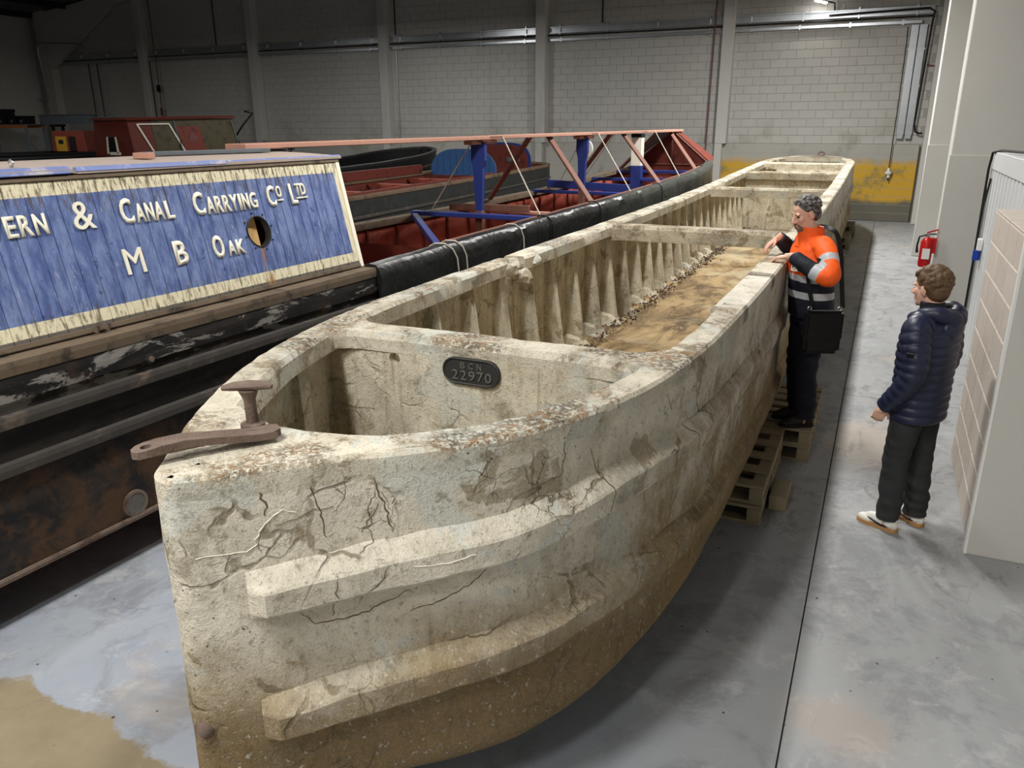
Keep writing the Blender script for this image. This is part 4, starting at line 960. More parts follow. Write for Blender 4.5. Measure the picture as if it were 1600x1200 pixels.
# red panels inside the hold, dark knees between them
y = 3.55
while y < 14.6:
    dx = float(np.interp(y + .3, [h[1] for h in HO], [h[0] for h in HO])); xx = OC - dx + .06
    bm = bmesh.new(); box(bm, xx, xx + .03, y + .02, y + .60, .55, zo(y) - .11); bevel(bm, .006); from_bm('hold_panel', bm, 'red', oak)
    boxo('hold_knee', (xx, xx + .05, y - .02, y + .018, .53, zo(y) - .10), 'dark_red', oak)
    boxo('hold_panel', (-.11, -.06, y + .02, y + .60, .55, zo(y) - .11), 'red', oak); y += .62
# beams, stands, planks
def bb(name, a, b, w, h, m): return baro(name, a, b, w, h, m, oak, .006)
bb('cross_beam', (-2.02, 7.08, 1.49), (-.08, 7.02, 1.50), .14, .055, 'blue')
bb('cross_beam', (-2.02, 10.75, 1.51), (-.08, 10.75, 1.51), .14, .05, 'blue'); bb('cross_beam', (-2.0, 11.3, 1.60), (-.45, 11.25, 1.56), .06, .13, 'blue')
bb('cross_beam', (-2.0, 13.4, 1.56), (-.1, 13.4, 1.58), .12, .06, 'blue'); bb('cross_beam', (-1.95, 14.7, 1.64), (-.2, 14.7, 1.66), .12, .06, 'blue')
bb('diagonal_tie', (-1.95, 7.0, 1.46), (-.08, 4.70, 1.42), .075, .07, 'blue')
bb('loose_board', (-1.78, 7.62, 1.53), (-.55, 7.60, 1.55), .05, .09, 'brown_wood'); bb('loose_board', (-1.7, 7.72, 1.49), (-.2, 7.78, 1.48), .1, .04, 'pink_wood')
def stand(y):
    t = empty('gangplank_stand'); t.parent = oak
    bm = bmesh.new(); P = [(-.045, 1.54), (.045, 1.54), (.065, 2.08), (.10, 2.17), (.10, 2.40), (-.10, 2.40), (-.10, 2.17), (-.065, 2.08)]
    A = [bm.verts.new((OC + x, y - .035, z)) for x, z in P]; B = [bm.verts.new((OC + x, y + .035, z)) for x, z in P]
    for i in range(8): bm.faces.new((A[i], A[(i + 1) % 8], B[(i + 1) % 8], B[i]))
    bm.faces.new(A[::-1]); bm.faces.new(B); bevel(bm, .006); from_bm('post', bm, 'blue', t)
    boxo('foot', (OC - .05, OC + .05, y - .04, y + .04, .52, 1.545), 'brown_wood', t, .004); boxo('head_block', (OC - .13, OC + .13, y - .1, y + .1, 2.40, 2.418), 'dark_red', t)
    return t
stand(7.17); s2 = stand(10.6); tubeo('white_disc', [(OC, 10.66, 2.22), (OC, 10.69, 2.22)], .15, 'white_paint', s2, 28)
mt = empty('mast'); mt.parent = oak
boxo('mast_head', (OC - .10, OC + .10, 13.30, 13.48, 1.83, 2.36), 'white_paint', mt, .006); boxo('mast_foot', (OC - .10, OC + .10, 13.30, 13.48, .53, 1.83), 'blue', mt, .006); boxo('mast_cap', (OC - .105, OC + .105, 13.29, 13.49, 2.36, 2.425), 'black', mt)
for a, b, dz in ((3.12, 7.62, .0), (7.25, 11.0, .012), (10.7, 13.6, .016), (13.35, 16.15, .02)):
    bb('gang_plank', (OC, a, 2.425 + dz + .012), (OC, b, 2.432 + dz + .012), .23, .045, 'pink_wood')
bb('plank_batten', (OC, 6.9, 2.39), (OC, 7.55, 2.395), .12, .05, 'pink_wood'); bb('plank_batten', (OC, 10.35, 2.40), (OC, 10.95, 2.405), .12, .05, 'pink_wood')
for a, b in (((OC, 9.26, 2.44), (-.06, 8.6, 1.55)), ((OC, 12.5, 2.45), (-.06, 11.7, 1.62)), ((OC, 15.5, 2.44), (-.12, 14.3, 1.72)), ((OC, 8.64, 2.44), (-2.02, 9.2, 1.50)), ((OC, 11.9, 2.45), (-2.02, 12.6, 1.55)), ((OC, 14.6, 2.44), (-2.0, 15.1, 1.68))): bb('plank_strut', a, b, .085, .04, 'brown_wood')
for a, b in (((OC + .1, 7.62, 2.46), (-.04, 6.9, 1.53)), ((OC - .1, 7.2, 2.42), (-2.06, 7.6, 1.48)), ((OC + .1, 11.0, 2.47), (-.04, 10.15, 1.6)), ((OC - .1, 10.9, 2.46), (-2.06, 11.9, 1.53)), ((OC + .1, 14.1, 2.48), (-.04, 12.85, 1.68)), ((OC - .1, 12.4, 2.46), (-2.06, 13.1, 1.57))): tubeo('stay_rope', [a, b], .009, 'rope', oak, 6)
# triangular board near the bow
ct = empty('cratch'); ct.parent = oak; cy = 15.75
bm = bmesh.new(); P = [(-.82, 1.50), (.82, 1.50), (.82, 1.78), (.05, 2.42), (-.05, 2.42), (-.82, 1.78)]; A = [bm.verts.new((OC + x, cy, z)) for x, z in P]; B = [bm.verts.new((OC + x, cy + .03, z)) for x, z in P]
for i in range(6): bm.faces.new((A[i], A[(i + 1) % 6], B[(i + 1) % 6], B[i]))
bm.faces.new(A[::-1]); bm.faces.new(B); from_bm('board', bm, 'dark_red', ct)
for a, b in (((-.86, 1.76), (-.02, 2.44)), ((.86, 1.76), (.02, 2.44)), ((-.82, 1.76), (.82, 1.76)), ((0, 1.78), (0, 2.40))): baro('frame', (OC + a[0], cy - .012, a[1]), (OC + b[0], cy - .012, b[1]), .024, .07, 'brown_wood', ct, .004, (0, -1, 0))
bm = bmesh.new(); hexa(bm, [(OC + .06, cy, 2.43), (OC + .88, cy, 1.76), (OC + .7, cy + .9, 1.86), (OC + .04, cy + .4, 2.43), (OC + .06, cy, 2.45), (OC + .9, cy, 1.78), (OC + .72, cy + .9, 1.88), (OC + .04, cy + .4, 2.45)]); from_bm('side_cover', bm, 'dark_red', ct)
bm = bmesh.new(); hexa(bm, [(OC - .06, cy - .9, 2.42), (OC - .06, cy - .02, 2.42), (OC - .82, cy - .02, 1.83), (OC - .62, cy - .9, 1.98), (OC - .06, cy - .9, 2.43), (OC - .06, cy - .02, 2.43), (OC - .82, cy - .02, 1.84), (OC - .62, cy - .9, 1.99)]); from_bm('side_sheet', bm, 'grey_metal', ct)
# black tarpaulin over the side
def tz(y): return float(np.interp(y, [3.4, 4.63, 6.9, 8.63, 10.2, 11.7, 12.8, 14.4, 16, 17.4], [1.49, 1.515, 1.55, 1.58, 1.61, 1.65, 1.69, 1.77, 1.87, 1.92]))
bm = bmesh.new(); R = []; tys = list(np.arange(3.5, 17.41, .07)); hy = [h[1] for h in HO]; hx = [h[0] for h in HO]
for y in tys:
    dx = float(np.interp(y, hy, hx)); r = []
    for k, (o, dz) in enumerate(((-.11, -.05), (-.09, -.012), (-.04, .0), (.03, -.01), (.065, -.05), (.075, -.12), (.07, -.22), (.07, -.34), (.06, -.47), (.045, -.47), (.02, -.1))):
        p = Vector((OC + dx + o, y, tz(y) + dz)); w = min(1, max(0, (k - 2) / 5))
        q = nz((0, y * 1.2 + k * .1, k * .2), 1.7) * .03 + nz((0, y * 3 + k * .35, k * .3), 1.6, 4) * .022
        p.x += q * w; p.z += nz((y, 0, 0), 2.5, 3) * .008; r.append(bm.verts.new(p))
    R.append(r)
n = 11
for A, B in zip(R, R[1:]):
    for k in range(n): bm.faces.new((A[k], A[(k + 1) % n], B[(k + 1) % n], B[k]))
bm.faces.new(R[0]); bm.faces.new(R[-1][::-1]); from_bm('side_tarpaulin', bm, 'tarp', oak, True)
strip('tarpaulin_batten', oak, OC, [h for h in half_outline(1.05, -3.6, 17.4, 4.2, 14) ] , -.13, -.09, lambda y: tz(y) - .005, .04, 'brown_wood', 1, 3.4, 15)
for y_, k in ((4.55, .06), (4.75, .05), (6.05, .04), (6.9, .02), (8.55, 0), (11.4, 0)):
    dx = 1.05 if y_ < 13 else .9; tubeo('tie_rope', [(OC + dx + a, y_ + b * k * 3, tz(y_) + c) for a, b, c in ((-.12, 0, -.02), (-.06, 0, .012), (.02, .3, .006), (.075, .6, -.05), (.09, .9, -.14), (.085, 1.1, -.3), (.08, 1.2, -.45))], .008, 'rope' if y_ < 6.5 else 'black_cable', oak, 6)
# things lying on the cabin roof
def onroof(name, x, y, L, w, h, rz, m, label, cat):
    t = boxo(name, (-L / 2, L / 2, -w / 2, w / 2, 0, h), m, None, .004); M = Matrix.Translation(oak.location) @ Matrix.Rotation(-OA, 4, 'Z'); p = M @ Vector((x, y, 2.366 + .028 * math.sin(math.pi * (-.29 - x) / 1.53)))
    t.location = p; t.rotation_euler = (0, 0, rz - OA); tag(t, label, cat)
onroof('wood_block', -.75, 2.0, .12, .08, .04, .3, 'pink_wood', 'small pinkish wood block on the blue cabin roof', 'block')
onroof('roof_plank', -.95, 2.75, 1.1, .12, .03, 1.45, 'grey_board', 'grey weathered board lying on the cabin roof under the pink planks', 'board')
t = empty('roof_ring', oak.matrix_world @ Vector((0, 0, 0))); M = Matrix.Translation(oak.location) @ Matrix.Rotation(-OA, 4, 'Z'); t.location = M @ Vector((-.5, .93, 2.385)); tag(t, 'small steel ring bolt on the near end of the cabin roof', 'ring bolt')
tubeo('ring', [(.018 * math.cos(a), 0, .022 + .018 * math.sin(a)) for a in np.linspace(0, 6.28, 13)], .005, 'galv', t, 6); tubeo('shank', [(0, 0, -.01), (0, 0, .01)], .01, 'galv', t)
# chocks below the blue cabined boat
for k, y in enumerate((-1.0, 4.0, 9.0, 14.0)):
    p = M @ Vector((OC, y, 0)); t = boxo('timber_bearer', (-.9, .9, -.13, .13, 0, .298), 'pine', None, .008); t.location = p; t.rotation_euler = (0, 0, -OA)
    tag(t, 'squared timber bearer under the blue cabined narrowboat, %s from the near end' % ('first', 'second', 'third', 'fourth')[k], 'timber')

# ------------------------------------------------------------------ boats further back
def dome(parent, xc, y, hw, z0, z1, th, m, name):
    bm = bmesh.new(); P = [(-hw, z0), (hw, z0)] + [(hw * math.copysign(abs(math.cos(a)) ** .55, math.cos(a)), z0 + (z1 - z0) * abs(math.sin(a)) ** .6) for a in np.linspace(.12, math.pi - .12, 17)]
    A = [bm.verts.new((xc + x, y, z)) for x, z in P]; B = [bm.verts.new((xc + x, y + th, z)) for x, z in P]; n = len(P)
    for i in range(n): bm.faces.new((A[i], A[(i + 1) % n], B[(i + 1) % n], B[i]))
    bm.faces.new(A[::-1]); bm.faces.new(B); return from_bm(name, bm, m, parent)
b2 = empty('narrowboat', (-7.05, 0, 0), math.radians(3.7)); tag(b2, 'black-sided open boat with red inside and domed boards at its end', 'boat')
z2 = lambda y: float(np.interp(y, [4, 16, 22], [1.5, 1.51, 1.58]))
H2 = hull(b2, -1.05, 1.05, 5, 21.9, 1.6, z2, .3, 'black_boat', 'dark_red', 'tan_rail', .7)
strip('rubbing_strake', b2, -1.05, H2, -.03, .03, lambda y: z2(y) - .32, .05, 'strake_wood', 0, 0, 21)
boxo('coaming', (-2.04, -1.98, 8, 17.0, 1.51, 1.70), 'dark_red', b2); boxo('coaming', (-.16, -.12, 8, 17.0, 1.45, 1.545), 'dark_red', b2)
for y_ in (10.5, 12.5, 14.5, 16.3): boxo('thwart', (-2.0, -.14, y_, y_ + .14, 1.36, 1.42), 'red', b2)
for k in range(10):
    x = -1.9 + k * .17; w = .17; h = lambda q: 1.5 + .56 * max(0, 1 - abs((q + 1.05) / .87) ** 3.2) ** .5
    bm = bmesh.new(); P = [(x + .004, 1.45), (x + w - .004, 1.45)] + [(q, h(q)) for q in np.linspace(x + w - .004, x + .004, 6)]
    A = [bm.verts.new((a, 17.3, z)) for a, z in P]; B = [bm.verts.new((a, 17.34, z)) for a, z in P]; n = len(P)
    for i in range(n): bm.faces.new((A[i], A[(i + 1) % n], B[(i + 1) % n], B[i]))
    bm.faces.new(A[::-1]); bm.faces.new(B); from_bm('end_board', bm, 'light_blue', b2)
dome(b2, -1.05, 19.6, .9, 1.5, 2.16, .05, 'blue', 'far_end_frame'); dome(b2, -1.05, 19.56, .83, 1.5, 2.11, .03, 'dark_red', 'far_end_board')
boxo('name_mark', (-.8, -.45, 19.54, 19.56, 1.68, 1.78), 'grey_board', b2)
boxo('bow_mark', (-.35, -.30, 21.2, 21.5, 1.3, 1.5), 'white_paint', b2)
b3 = empty('narrowboat', (-11.1, 0, 0)); tag(b3, 'all black open boat with a raised rounded bow before the grey wall', 'boat')
z3 = lambda y: float(np.interp(y, [6, 14, 17.5, 20.4], [1.66, 1.68, 1.78, 2.02]))
H3 = hull(b3, -1.05, 1.05, 6, 20.4, 2.2, z3, .3, 'black', 'black', 'black_boat', .8)
strip('rubbing_strake', b3, -1.05, H3, -.02, .03, lambda y: z3(y) - .28, .05, 'strake_wood', 0, 0, 20)
tubeo('capstan_drum', [(-1.1, 14.45, 1.9), (-1.0, 14.45, 1.9)], .17, 'black', b3, 20); tubeo('capstan_post', [(-1.05, 14.45, .8), (-1.05, 14.45, 1.9)], .05, 'black', b3)
tubeo('tee_stud', [(-.75, 14.2, .8), (-.75, 14.2, 2.12)], .02, 'black', b3); tubeo('tee_bar', [(-.83, 14.2, 2.12), (-.67, 14.2, 2.12)], .018, 'black', b3)
b4 = empty('narrowboat', (-16.5, 0, 0)); tag(b4, 'dark boat with a red and olive cabin and white framed openings', 'boat')
hull(b4, -1.05, 1.05, 4, 20.5, 2.2, lambda y: 1.9, .3, 'black', 'black', 'black', 1.0)
def taper(name, parent, x0, x1, y0, y1, z0, z1, tin, m):
    bm = bmesh.new(); hexa(bm, [(x0, y0, z0), (x1, y0, z0), (x1, y1, z0), (x0, y1, z0), (x0 + tin, y0, z1), (x1 - tin, y0, z1), (x1 - tin, y1, z1), (x0 + tin, y1, z1)]); bevel(bm, .01); return from_bm(name, bm, m, parent)
taper('cabin_front', b4, -1.78, -.36, 14.4, 15.1, 1.88, 2.74, .12, 'cabin_red'); taper('cabin_rear', b4, -1.78, -.36, 15.1, 18.0, 1.88, 2.80, .12, 'olive')
bm = bmesh.new(); hexa(bm, [(-1.75, 14.35, 2.74), (-.4, 14.35, 2.74), (-.42, 18.05, 2.82), (-1.72, 18.05, 2.82), (-1.6, 14.35, 2.80), (-.52, 14.35, 2.80), (-.54, 18.05, 2.88), (-1.6, 18.05, 2.88)]); from_bm('cabin_roof', bm, 'cabin_red', b4)
for x in (-1.28, -.92): baro('window_post', (x - (.0 if x < -1 else 0), 14.385, 1.95), (x + (.05 if x < -1 else -.02), 14.385, 2.35), .035, .03, 'white_paint', b4, 0, (0, 1, 0))
boxo('window_sill', (-1.2, -.85, 14.37, 14.40, 1.92, 1.99), 'white_paint', b4); boxo('window_opening', (-1.24, -.92, 14.392, 14.41, 1.98, 2.35), 'black', b4)
sx_ = lambda z: -.355 - .12 * (z - 1.88) / .9
for y_ in (14.75, 15.75): baro('door_frame', (sx_(1.95) + .01, y_ + .25, 1.95), (sx_(2.65) + .01, y_ - .1, 2.65), .035, .03, 'white_paint', b4, 0, (1, 0, 0))
baro('door_frame', (sx_(2.65) + .01, 14.65, 2.65), (sx_(2.65) + .01, 15.65, 2.66), .03, .03, 'white_paint', b4)
bm = bmesh.new(); hexa(bm, [(sx_(1.98) + .006, 16.0, 1.98), (sx_(1.98) + .006, 16.75, 1.98), (sx_(1.98) + .014, 16.75, 1.98), (sx_(1.98) + .014, 16.0, 1.98), (sx_(2.6) + .006, 15.85, 2.6), (sx_(2.6) + .006, 16.65, 2.6), (sx_(2.6) + .014, 16.65, 2.6), (sx_(2.6) + .014, 15.85, 2.6)]); from_bm('painted_panel', bm, 'dark_red', b4)
tubeo('panel_disc', [(sx_(2.3) + .005, 16.35, 2.3), (sx_(2.3) + .022, 16.35, 2.3)], .13, 'maroon', b4, 20)
for y_ in (15.85, 17.92): baro('cabin_stile', (sx_(1.9) + .012, y_ + .08, 1.9), (sx_(2.74) + .012, y_ - .05, 2.74), .03, .03, 'grey_board', b4, 0, (1, 0, 0))
tubeo('tiller', [(-.8, 18.6, 1.9), (-.75, 18.3, 2.3), (-.55, 18.4, 2.6), (-.3, 18.6, 2.95), (-.55, 18.55, 3.0)], .028, 'black', b4)
b5 = empty('narrowboat', (-22.8, 0, 0)); tag(b5, 'dim dark boat with a low red cabin and yellow panel, farthest left', 'boat')
hull(b5, -1.05, 1.05, 8, 22.5, 2.0, lambda y: 1.85, .3, 'black', 'black', 'black', 1.0)
taper('cabin', b5, -1.85, -.25, 17.9, 20.5, 1.84, 2.47, .08, 'cabin_red'); boxo('yellow_panel', (-1.62, -1.12, 17.87, 17.90, 1.85, 2.30), 'yellow', b5); boxo('panel_mark', (-1.48, -1.26, 17.86, 17.88, 2.08, 2.2), 'black', b5); boxo('doorway', (-1.0, -.72, 17.87, 17.90, 1.86, 2.3), 'black', b5)
for b_, xs in ((b2, -7.05), (b3, -11.1), (b4, -16.5), (b5, -22.8)):
    for y_ in (9.0, 16.0):
        o = boxo('support_timber', (-1.9, -.2, y_, y_ + .25, 0, .3), 'pine', b_)
# pallet rack with stored boxes in the far corner
rk = empty('storage_rack', (-30.5, 20.8, 0)); tag(rk, 'storage rack with orange beams in the dim far corner', 'rack')
for x in (-1.8, 1.05):
    for y_ in (-.35, .35): boxo('upright', (x - .04, x + .04, y_ - .04, y_ + .04, 0, 2.66), 'grey_metal', rk)
    baro('brace', (x, -.35, .4), (x, .35, 1.2), .03, .03, 'grey_metal', rk); baro('brace', (x, .35, 1.2), (x, -.35, 2.1), .03, .03, 'grey_metal', rk)
for z_ in (1.0, 2.62):
    for y_ in (-.37, .37): boxo('shelf_beam', (-1.84, 1.1, y_ - .025, y_ + .025, z_ - .06, z_ + .05), 'orange_shelf', rk)
    boxo('shelf', (-1.8, 1.05, -.35, .35, z_ + .05, z_ + .07), 'grey_board', rk)
for k, (x, w, h, d) in enumerate(((-1.25, .5, .5, 'leftmost'), (-.5, .38, .55, 'second from left'), (.15, .35, .3, 'third from left'), (.68, .24, .3, 'rightmost'))):
    t = empty('storage_crate', (-30.5 + x, 20.8, 2.695)); tag(t, 'dark storage crate on the top shelf of the rack, ' + d, 'crate', 'crates on the rack')
    boxo('body', (-w / 2, w / 2, -.25, .25, 0, h * .8), 'rubber', t, .01); boxo('lid', (-w / 2 - .015, w / 2 + .015, -.27, .27, h * .8, h), 'black', t, .01); boxo('label_tag', (-.06, .06, -.262, -.25, .05, .15), 'grey_board', t)
gp = empty('panel_stack', (-27.2, 21.2, 0)); tag(gp, 'long grey panels laid up high on trestles by the far wall', 'panels')
for x in (-1.5, 1.4):
    for y_ in (-.2, .2): boxo('trestle_leg', (x - .04, x + .04, y_ - .04, y_ + .04, 0, 2.62), 'black', gp)
    boxo('trestle_top', (x - .05, x + .05, -.3, .3, 2.6, 2.68), 'black', gp)
boxo('panel', (-2.2, -.5, -.2, -.12, 2.68, 3.0), 'grey_board', gp); boxo('panel', (-.48, .8, -.2, -.12, 2.68, 3.01), 'grey_board', gp); boxo('panel', (.82, 1.8, -.2, -.12, 2.68, 2.94), 'grey_board', gp); boxo('top_sheet', (-2.2, 1.3, -.25, .2, 3.01, 3.04), 'grey_board', gp)
# ================================================================== PEOPLE
def skin_mat():
    b = NB('skin'); P = b.obj(); col = b.mix(b.noise(P, 14, 4), lin(206, 158, 136), lin(226, 182, 160)); return b.fin(col, .5, b.noise(P, 150, 2), .1, .002)
MAT['skin'] = skin_mat()
MAT['navy_puffer'] = simple('navy_quilted_nylon', (32, 37, 60), .42, .15, 9, 0, .2, .4)
MAT['navy'] = simple('navy_workwear', (24, 27, 38), .7, .2, 10, 0, .3)
MAT['charcoal'] = simple('charcoal_trousers', (48, 49, 50), .85, .15, 10, 0, .3)
MAT['hivis'] = simple('orange_high_visibility', (246, 96, 28), .6, .08, 8, 0, .2)
MAT['silver'] = simple('reflective_band', (178, 180, 184), .45, .08, 12)
MAT['dark_trouser'] = simple('dark_navy_trousers', (22, 25, 36), .85, .2, 8)
MAT['boot'] = simple('dark_brown_boot', (40, 30, 24), .6, .2, 10)
MAT['brown_hair'] = simple('brown_curly_hair', (98, 76, 54), .5, .55, 45, 0, .5)
def grey_hair():
    b = NB('grey_hair'); P = b.obj(); col = b.mix(b.rng(b.noise(b.scl(P, (1, 1, 1)), 40, 4, .7), .4, .62), lin(52, 48, 46), lin(134, 130, 126)); return b.fin(col, .6, b.noise(P, 90, 3), .6, .004)
MAT['grey_hair'] = grey_hair()
MAT['beard'] = simple('dark_stubble', (112, 88, 78), .7, .25, 60)
MAT['shoe_white'] = simple('white_leather', (230, 228, 220), .5, .05); MAT['gum'] = simple('gum_sole', (176, 134, 88), .6, .08); MAT['leather'] = simple('black_leather', (20, 19, 19), .45, .2, 12, 0, .3)
MAT['eye_white'] = simple('eye_white', (214, 206, 198), .3, .02); MAT['iris'] = simple('dark_iris', (40, 30, 24), .3, .02)

def loftr(bm, rings, n=40):
    """rings: (centre, axis_u, axis_v, ru, rv, exponent)"""
    R = []
    for c, u, v, ru, rv, e in rings:
        c, u, v = Vector(c), Vector(u), Vector(v); r = []
        for k in range(n):
            a = 2 * math.pi * k / n; ca, sa = math.cos(a), math.sin(a)
            r.append(bm.verts.new(c + u * ru * math.copysign(abs(ca) ** e, ca) + v * rv * math.copysign(abs(sa) ** e, sa)))
        R.append(r)
    for A, B in zip(R, R[1:]):
        for k in range(n): bm.faces.new((A[k], A[(k + 1) % n], B[(k + 1) % n], B[k]))
    bm.faces.new(R[0][::-1]); bm.faces.new(R[-1])
def head_bm(bm, R, hc):
    T = lambda p: hc + R @ Vector(p)
    E = lambda c, r: ell(bm, T(c), r, R, 20)
    E((-.014, 0, .036), (.100, .077, .086)); E((.022, 0, -.025), (.068, .061, .088)); E((.032, 0, -.075), (.050, .050, .040)); E((.070, 0, -.098), (.019, .024, .018))
    tube(bm, [T((.086, 0, .016)), T((.102, 0, -.008)), T((.113, 0, -.028))], [.009, .011, .014], 10, round_ends=True)
    for s in (1, -1):
        E((.100, s * .012, -.033), (.012, .009, .008)); E((.080, s * .030, .024), (.013, .026, .009)); E((.058, s * .040, -.018), (.026, .022, .026)); E((-.008, s * .079, -.008), (.021, .009, .033)); E((-.004, s * .084, -.005), (.013, .008, .024))
    E((.088, 0, -.060), (.011, .024, .0055)); E((.086, 0, -.071), (.011, .020, .0065))
def hand_bm(bm, wrist, d, n, side, curl=.35, spread=.012, thumb=.7):
    wrist, d, n = Vector(wrist), Vector(d).normalized(), Vector(n).normalized(); n = (n - d * n.dot(d)).normalized(); l = d.cross(n) * side
    M = Matrix((d, l, n)).transposed()
    ell(bm, wrist + d * .048, (.052, .040, .016), M, 16); tube(bm, [wrist - d * .05, wrist, wrist + d * .03], [.029, .027, .028], 12, .8, l)
    for k, (o, L) in enumerate(((.030, .070), (.010, .078), (-.010, .073), (-.029, .058))):
        p = wrist + d * (.082 - abs(o - .005) * .15) + l * o; a = .1; pts = [p - d * .015, p]; q = p
        for f, c in ((.42, curl), (.32, curl * 1.3), (.26, curl)):
            a += c; q = q + (d * math.cos(a) + n * math.sin(a)) * L * f + l * o * spread; pts.append(q)
        tube(bm, pts, [.0095, .0095, .009, .0082, .007], 10, round_ends=True)
    p = wrist + d * .025 + l * .030; q = p + (d * .6 + l * thumb + n * .25).normalized() * .036; r = q + (d * .85 + l * .25 + n * .35).normalized() * .028
    tube(bm, [p - l * .01, p, q, r], [.012, .013, .0105, .0085], 10, round_ends=True)
def assign(me, fn):
    for p in me.polygons: p.material_index = fn(p.center)
def shoe(name, parent, pos, yaw, mats, high=.09, logo=None):
    t = empty(name); t.parent = parent; t.location = pos; t.rotation_euler = (0, 0, yaw)
    out = [(-.075, 0), (-.066, .028), (-.03, .036), (.03, .036), (.10, .047), (.15, .046), (.19, .030), (.207, 0), (.19, -.030), (.15, -.043), (.10, -.043), (.03, -.034), (-.03, -.035), (-.066, -.028)]
    P = [(p.x, p.y) for p in catmull([(x, y, 0) for x, y in out], 4, True)]
    bm = bmesh.new(); prism(bm, P, 0, .026); bevel(bm, .004); from_bm('sole', bm, mats[1], t)
    bm = bmesh.new(); ell(bm, (-.02, 0, .045), (.055, .034, .05)); ell(bm, (.13, 0, .033), (.072, .041, .032)); ell(bm, (.06, 0, .05), (.10, .036, .045)); tube(bm, [(-.025, 0, .04), (-.02, 0, high)], [.046, .042], 16); tube(bm, [(.10, 0, .05), (.02, 0, .085)], [.028, .034], 14, round_ends=True)
    me = remesh(bm, .006, 4)
    for v in me.vertices: v.co.z = max(v.co.z, .022)
    new_obj('upper', me, mats[0], t, True)
    tubeo('collar', [(-.02 + .045 * math.cos(a), .038 * math.sin(a), high + .004 + .008 * math.cos(a)) for a in np.linspace(0, 6.283, 17)], .007, mats[0], t, 6)
    for k in range(4): tubeo('lace', [(.055 + k * .018, -.022, .085 - k * .007), (.06 + k * .018, 0, .092 - k * .007), (.055 + k * .018, .022, .085 - k * .007)], .0032, mats[0], t, 6)
    if logo:
        for s in (1, -1):
            bm = bmesh.new(); Q = [(-.05, .062), (-.02, .044), (.02, .036), (.06, .046), (.115, .060), (.06, .038), (.02, .028), (-.012, .030), (-.04, .042)]
            yy = lambda x: s * float(np.interp(x, [-.06, 0, .06, .12], [.034, .0375, .041, .043])); A = [bm.verts.new((x, yy(x) - s * .01, z)) for x, z in Q]; B = [bm.verts.new((x, yy(x) + s * .003, z)) for x, z in Q]; n = len(Q)
            for i in range(n): bm.faces.new((A[i], A[(i + 1) % n], B[(i + 1) % n], B[i]))
            bm.faces.new(A); bm.faces.new(B[::-1]); bmesh.ops.triangulate(bm, faces=[f for f in bm.faces if len(f.verts) > 4]); from_bm('side_mark', bm, logo, t)
    return t
def face_bits(parent, R, hc, brow, lid=.0):
    T = lambda p: hc + R @ Vector(p)
    for s in (1, -1):
        bm = bmesh.new(); ell(bm, T((.0755, s * .030, .004)), (.013, .014, .0085 if not lid else .005), R, 14); from_bm('eye', bm, 'eye_white' if not lid else 'iris', parent, True)
        if not lid:
            bm = bmesh.new(); ell(bm, T((.0865, s * .030, .004)), (.003, .0055, .0055), R, 12); from_bm('iris', bm, 'iris', parent, True)
        bm = bmesh.new(); tube(bm, [T((.088, s * .014, .023)), T((.090, s * .03, .029)), T((.076, s * .048, .024))], [.004, .0052, .003], 8, round_ends=True); from_bm('eyebrow', bm, brow, parent, True)

# ------------------------------------------------------------------ man in the navy puffer jacket
def legs_bm(bm, hips, knees, ankles, rh, rk, ra, pel, prx, pry, noise_=.012):
    for h, k, a in zip(hips, knees, ankles):
        h, k, a = Vector(h), Vector(k), Vector(a); pts = []; rr = []
        for t in np.linspace(0, 1, 10): pts.append(h.lerp(k, t)); rr.append(rh + (rk - rh) * t ** .8)
        for t in np.linspace(.1, 1, 10): pts.append(k.lerp(a, t)); rr.append(rk + (ra - rk) * t + (.006 * math.sin(t * 19) * t))
        tube(bm, pts, rr, 20, 1.05)
    ell(bm, pel, (prx, pry, .14), None, 20)
m1 = bpy.data.objects.new('person', None)
B1 = Vector((.375, 5.43, 0)); YAW1 = math.radians(153)
bm = bmesh.new(); R1 = Matrix.Rotation(math.radians(-8), 3, 'Z') @ Matrix.Rotation(math.radians(4), 3, 'Y'); hc1 = Vector((.035, 0, 1.625))
head_bm(bm, R1, hc1); tube(bm, [(-.02, 0, 1.38), (-.012, 0, 1.48), (.01, 0, 1.58)], [.075, .058, .058], 16)
LS, LE, LW = Vector((-.015, .185, 1.40)), Vector((-.05, .245, 1.12)), Vector((.10, .225, .885)); RS, RE, RW = Vector((-.015, -.185, 1.40)), Vector((-.03, -.25, 1.12)), Vector((.12, -.19, .90))
for S_, E_, W_ in ((LS, LE, LW), (RS, RE, RW)): tube(bm, [Vector((-.01, 0, 1.36)), S_, E_, W_], [.07, .05, .042, .028], 14, round_ends=True)
hand_bm(bm, LW + Vector((.008, 0, -.015)), (.30, -.02, -.95), (.5, -.85, .0), 1, .55); hand_bm(bm, RW + Vector((.008, 0, -.015)), (.25, .05, -.97), (.5, .85, 0), -1, .55)
loftr(bm, [((-.01, 0, z), (1, 0, 0), (0, 1, 0), a, b, 1) for z, a, b in ((.86, .10, .14), (1.1, .10, .14), (1.3, .11, .16), (1.42, .07, .12))])
HIP = [(-.005, .09, .88), (-.005, -.09, .88)]; KN = [(.03, .105, .50), (-.03, -.10, .50)]; AN = [(.015, .115, .10), (-.06, -.11, .10)]
legs_bm(bm, HIP, KN, AN, .075, .052, .04, (-.01, 0, .92), .10, .14)
for a in AN: tube(bm, [Vector(a), Vector(a) + Vector((.0, 0, -.05)), Vector(a) + Vector((.10, 0, -.075))], [.04, .035, .025], 10, round_ends=True)
me = remesh(bm, .0055, 4); me.name = 'person'
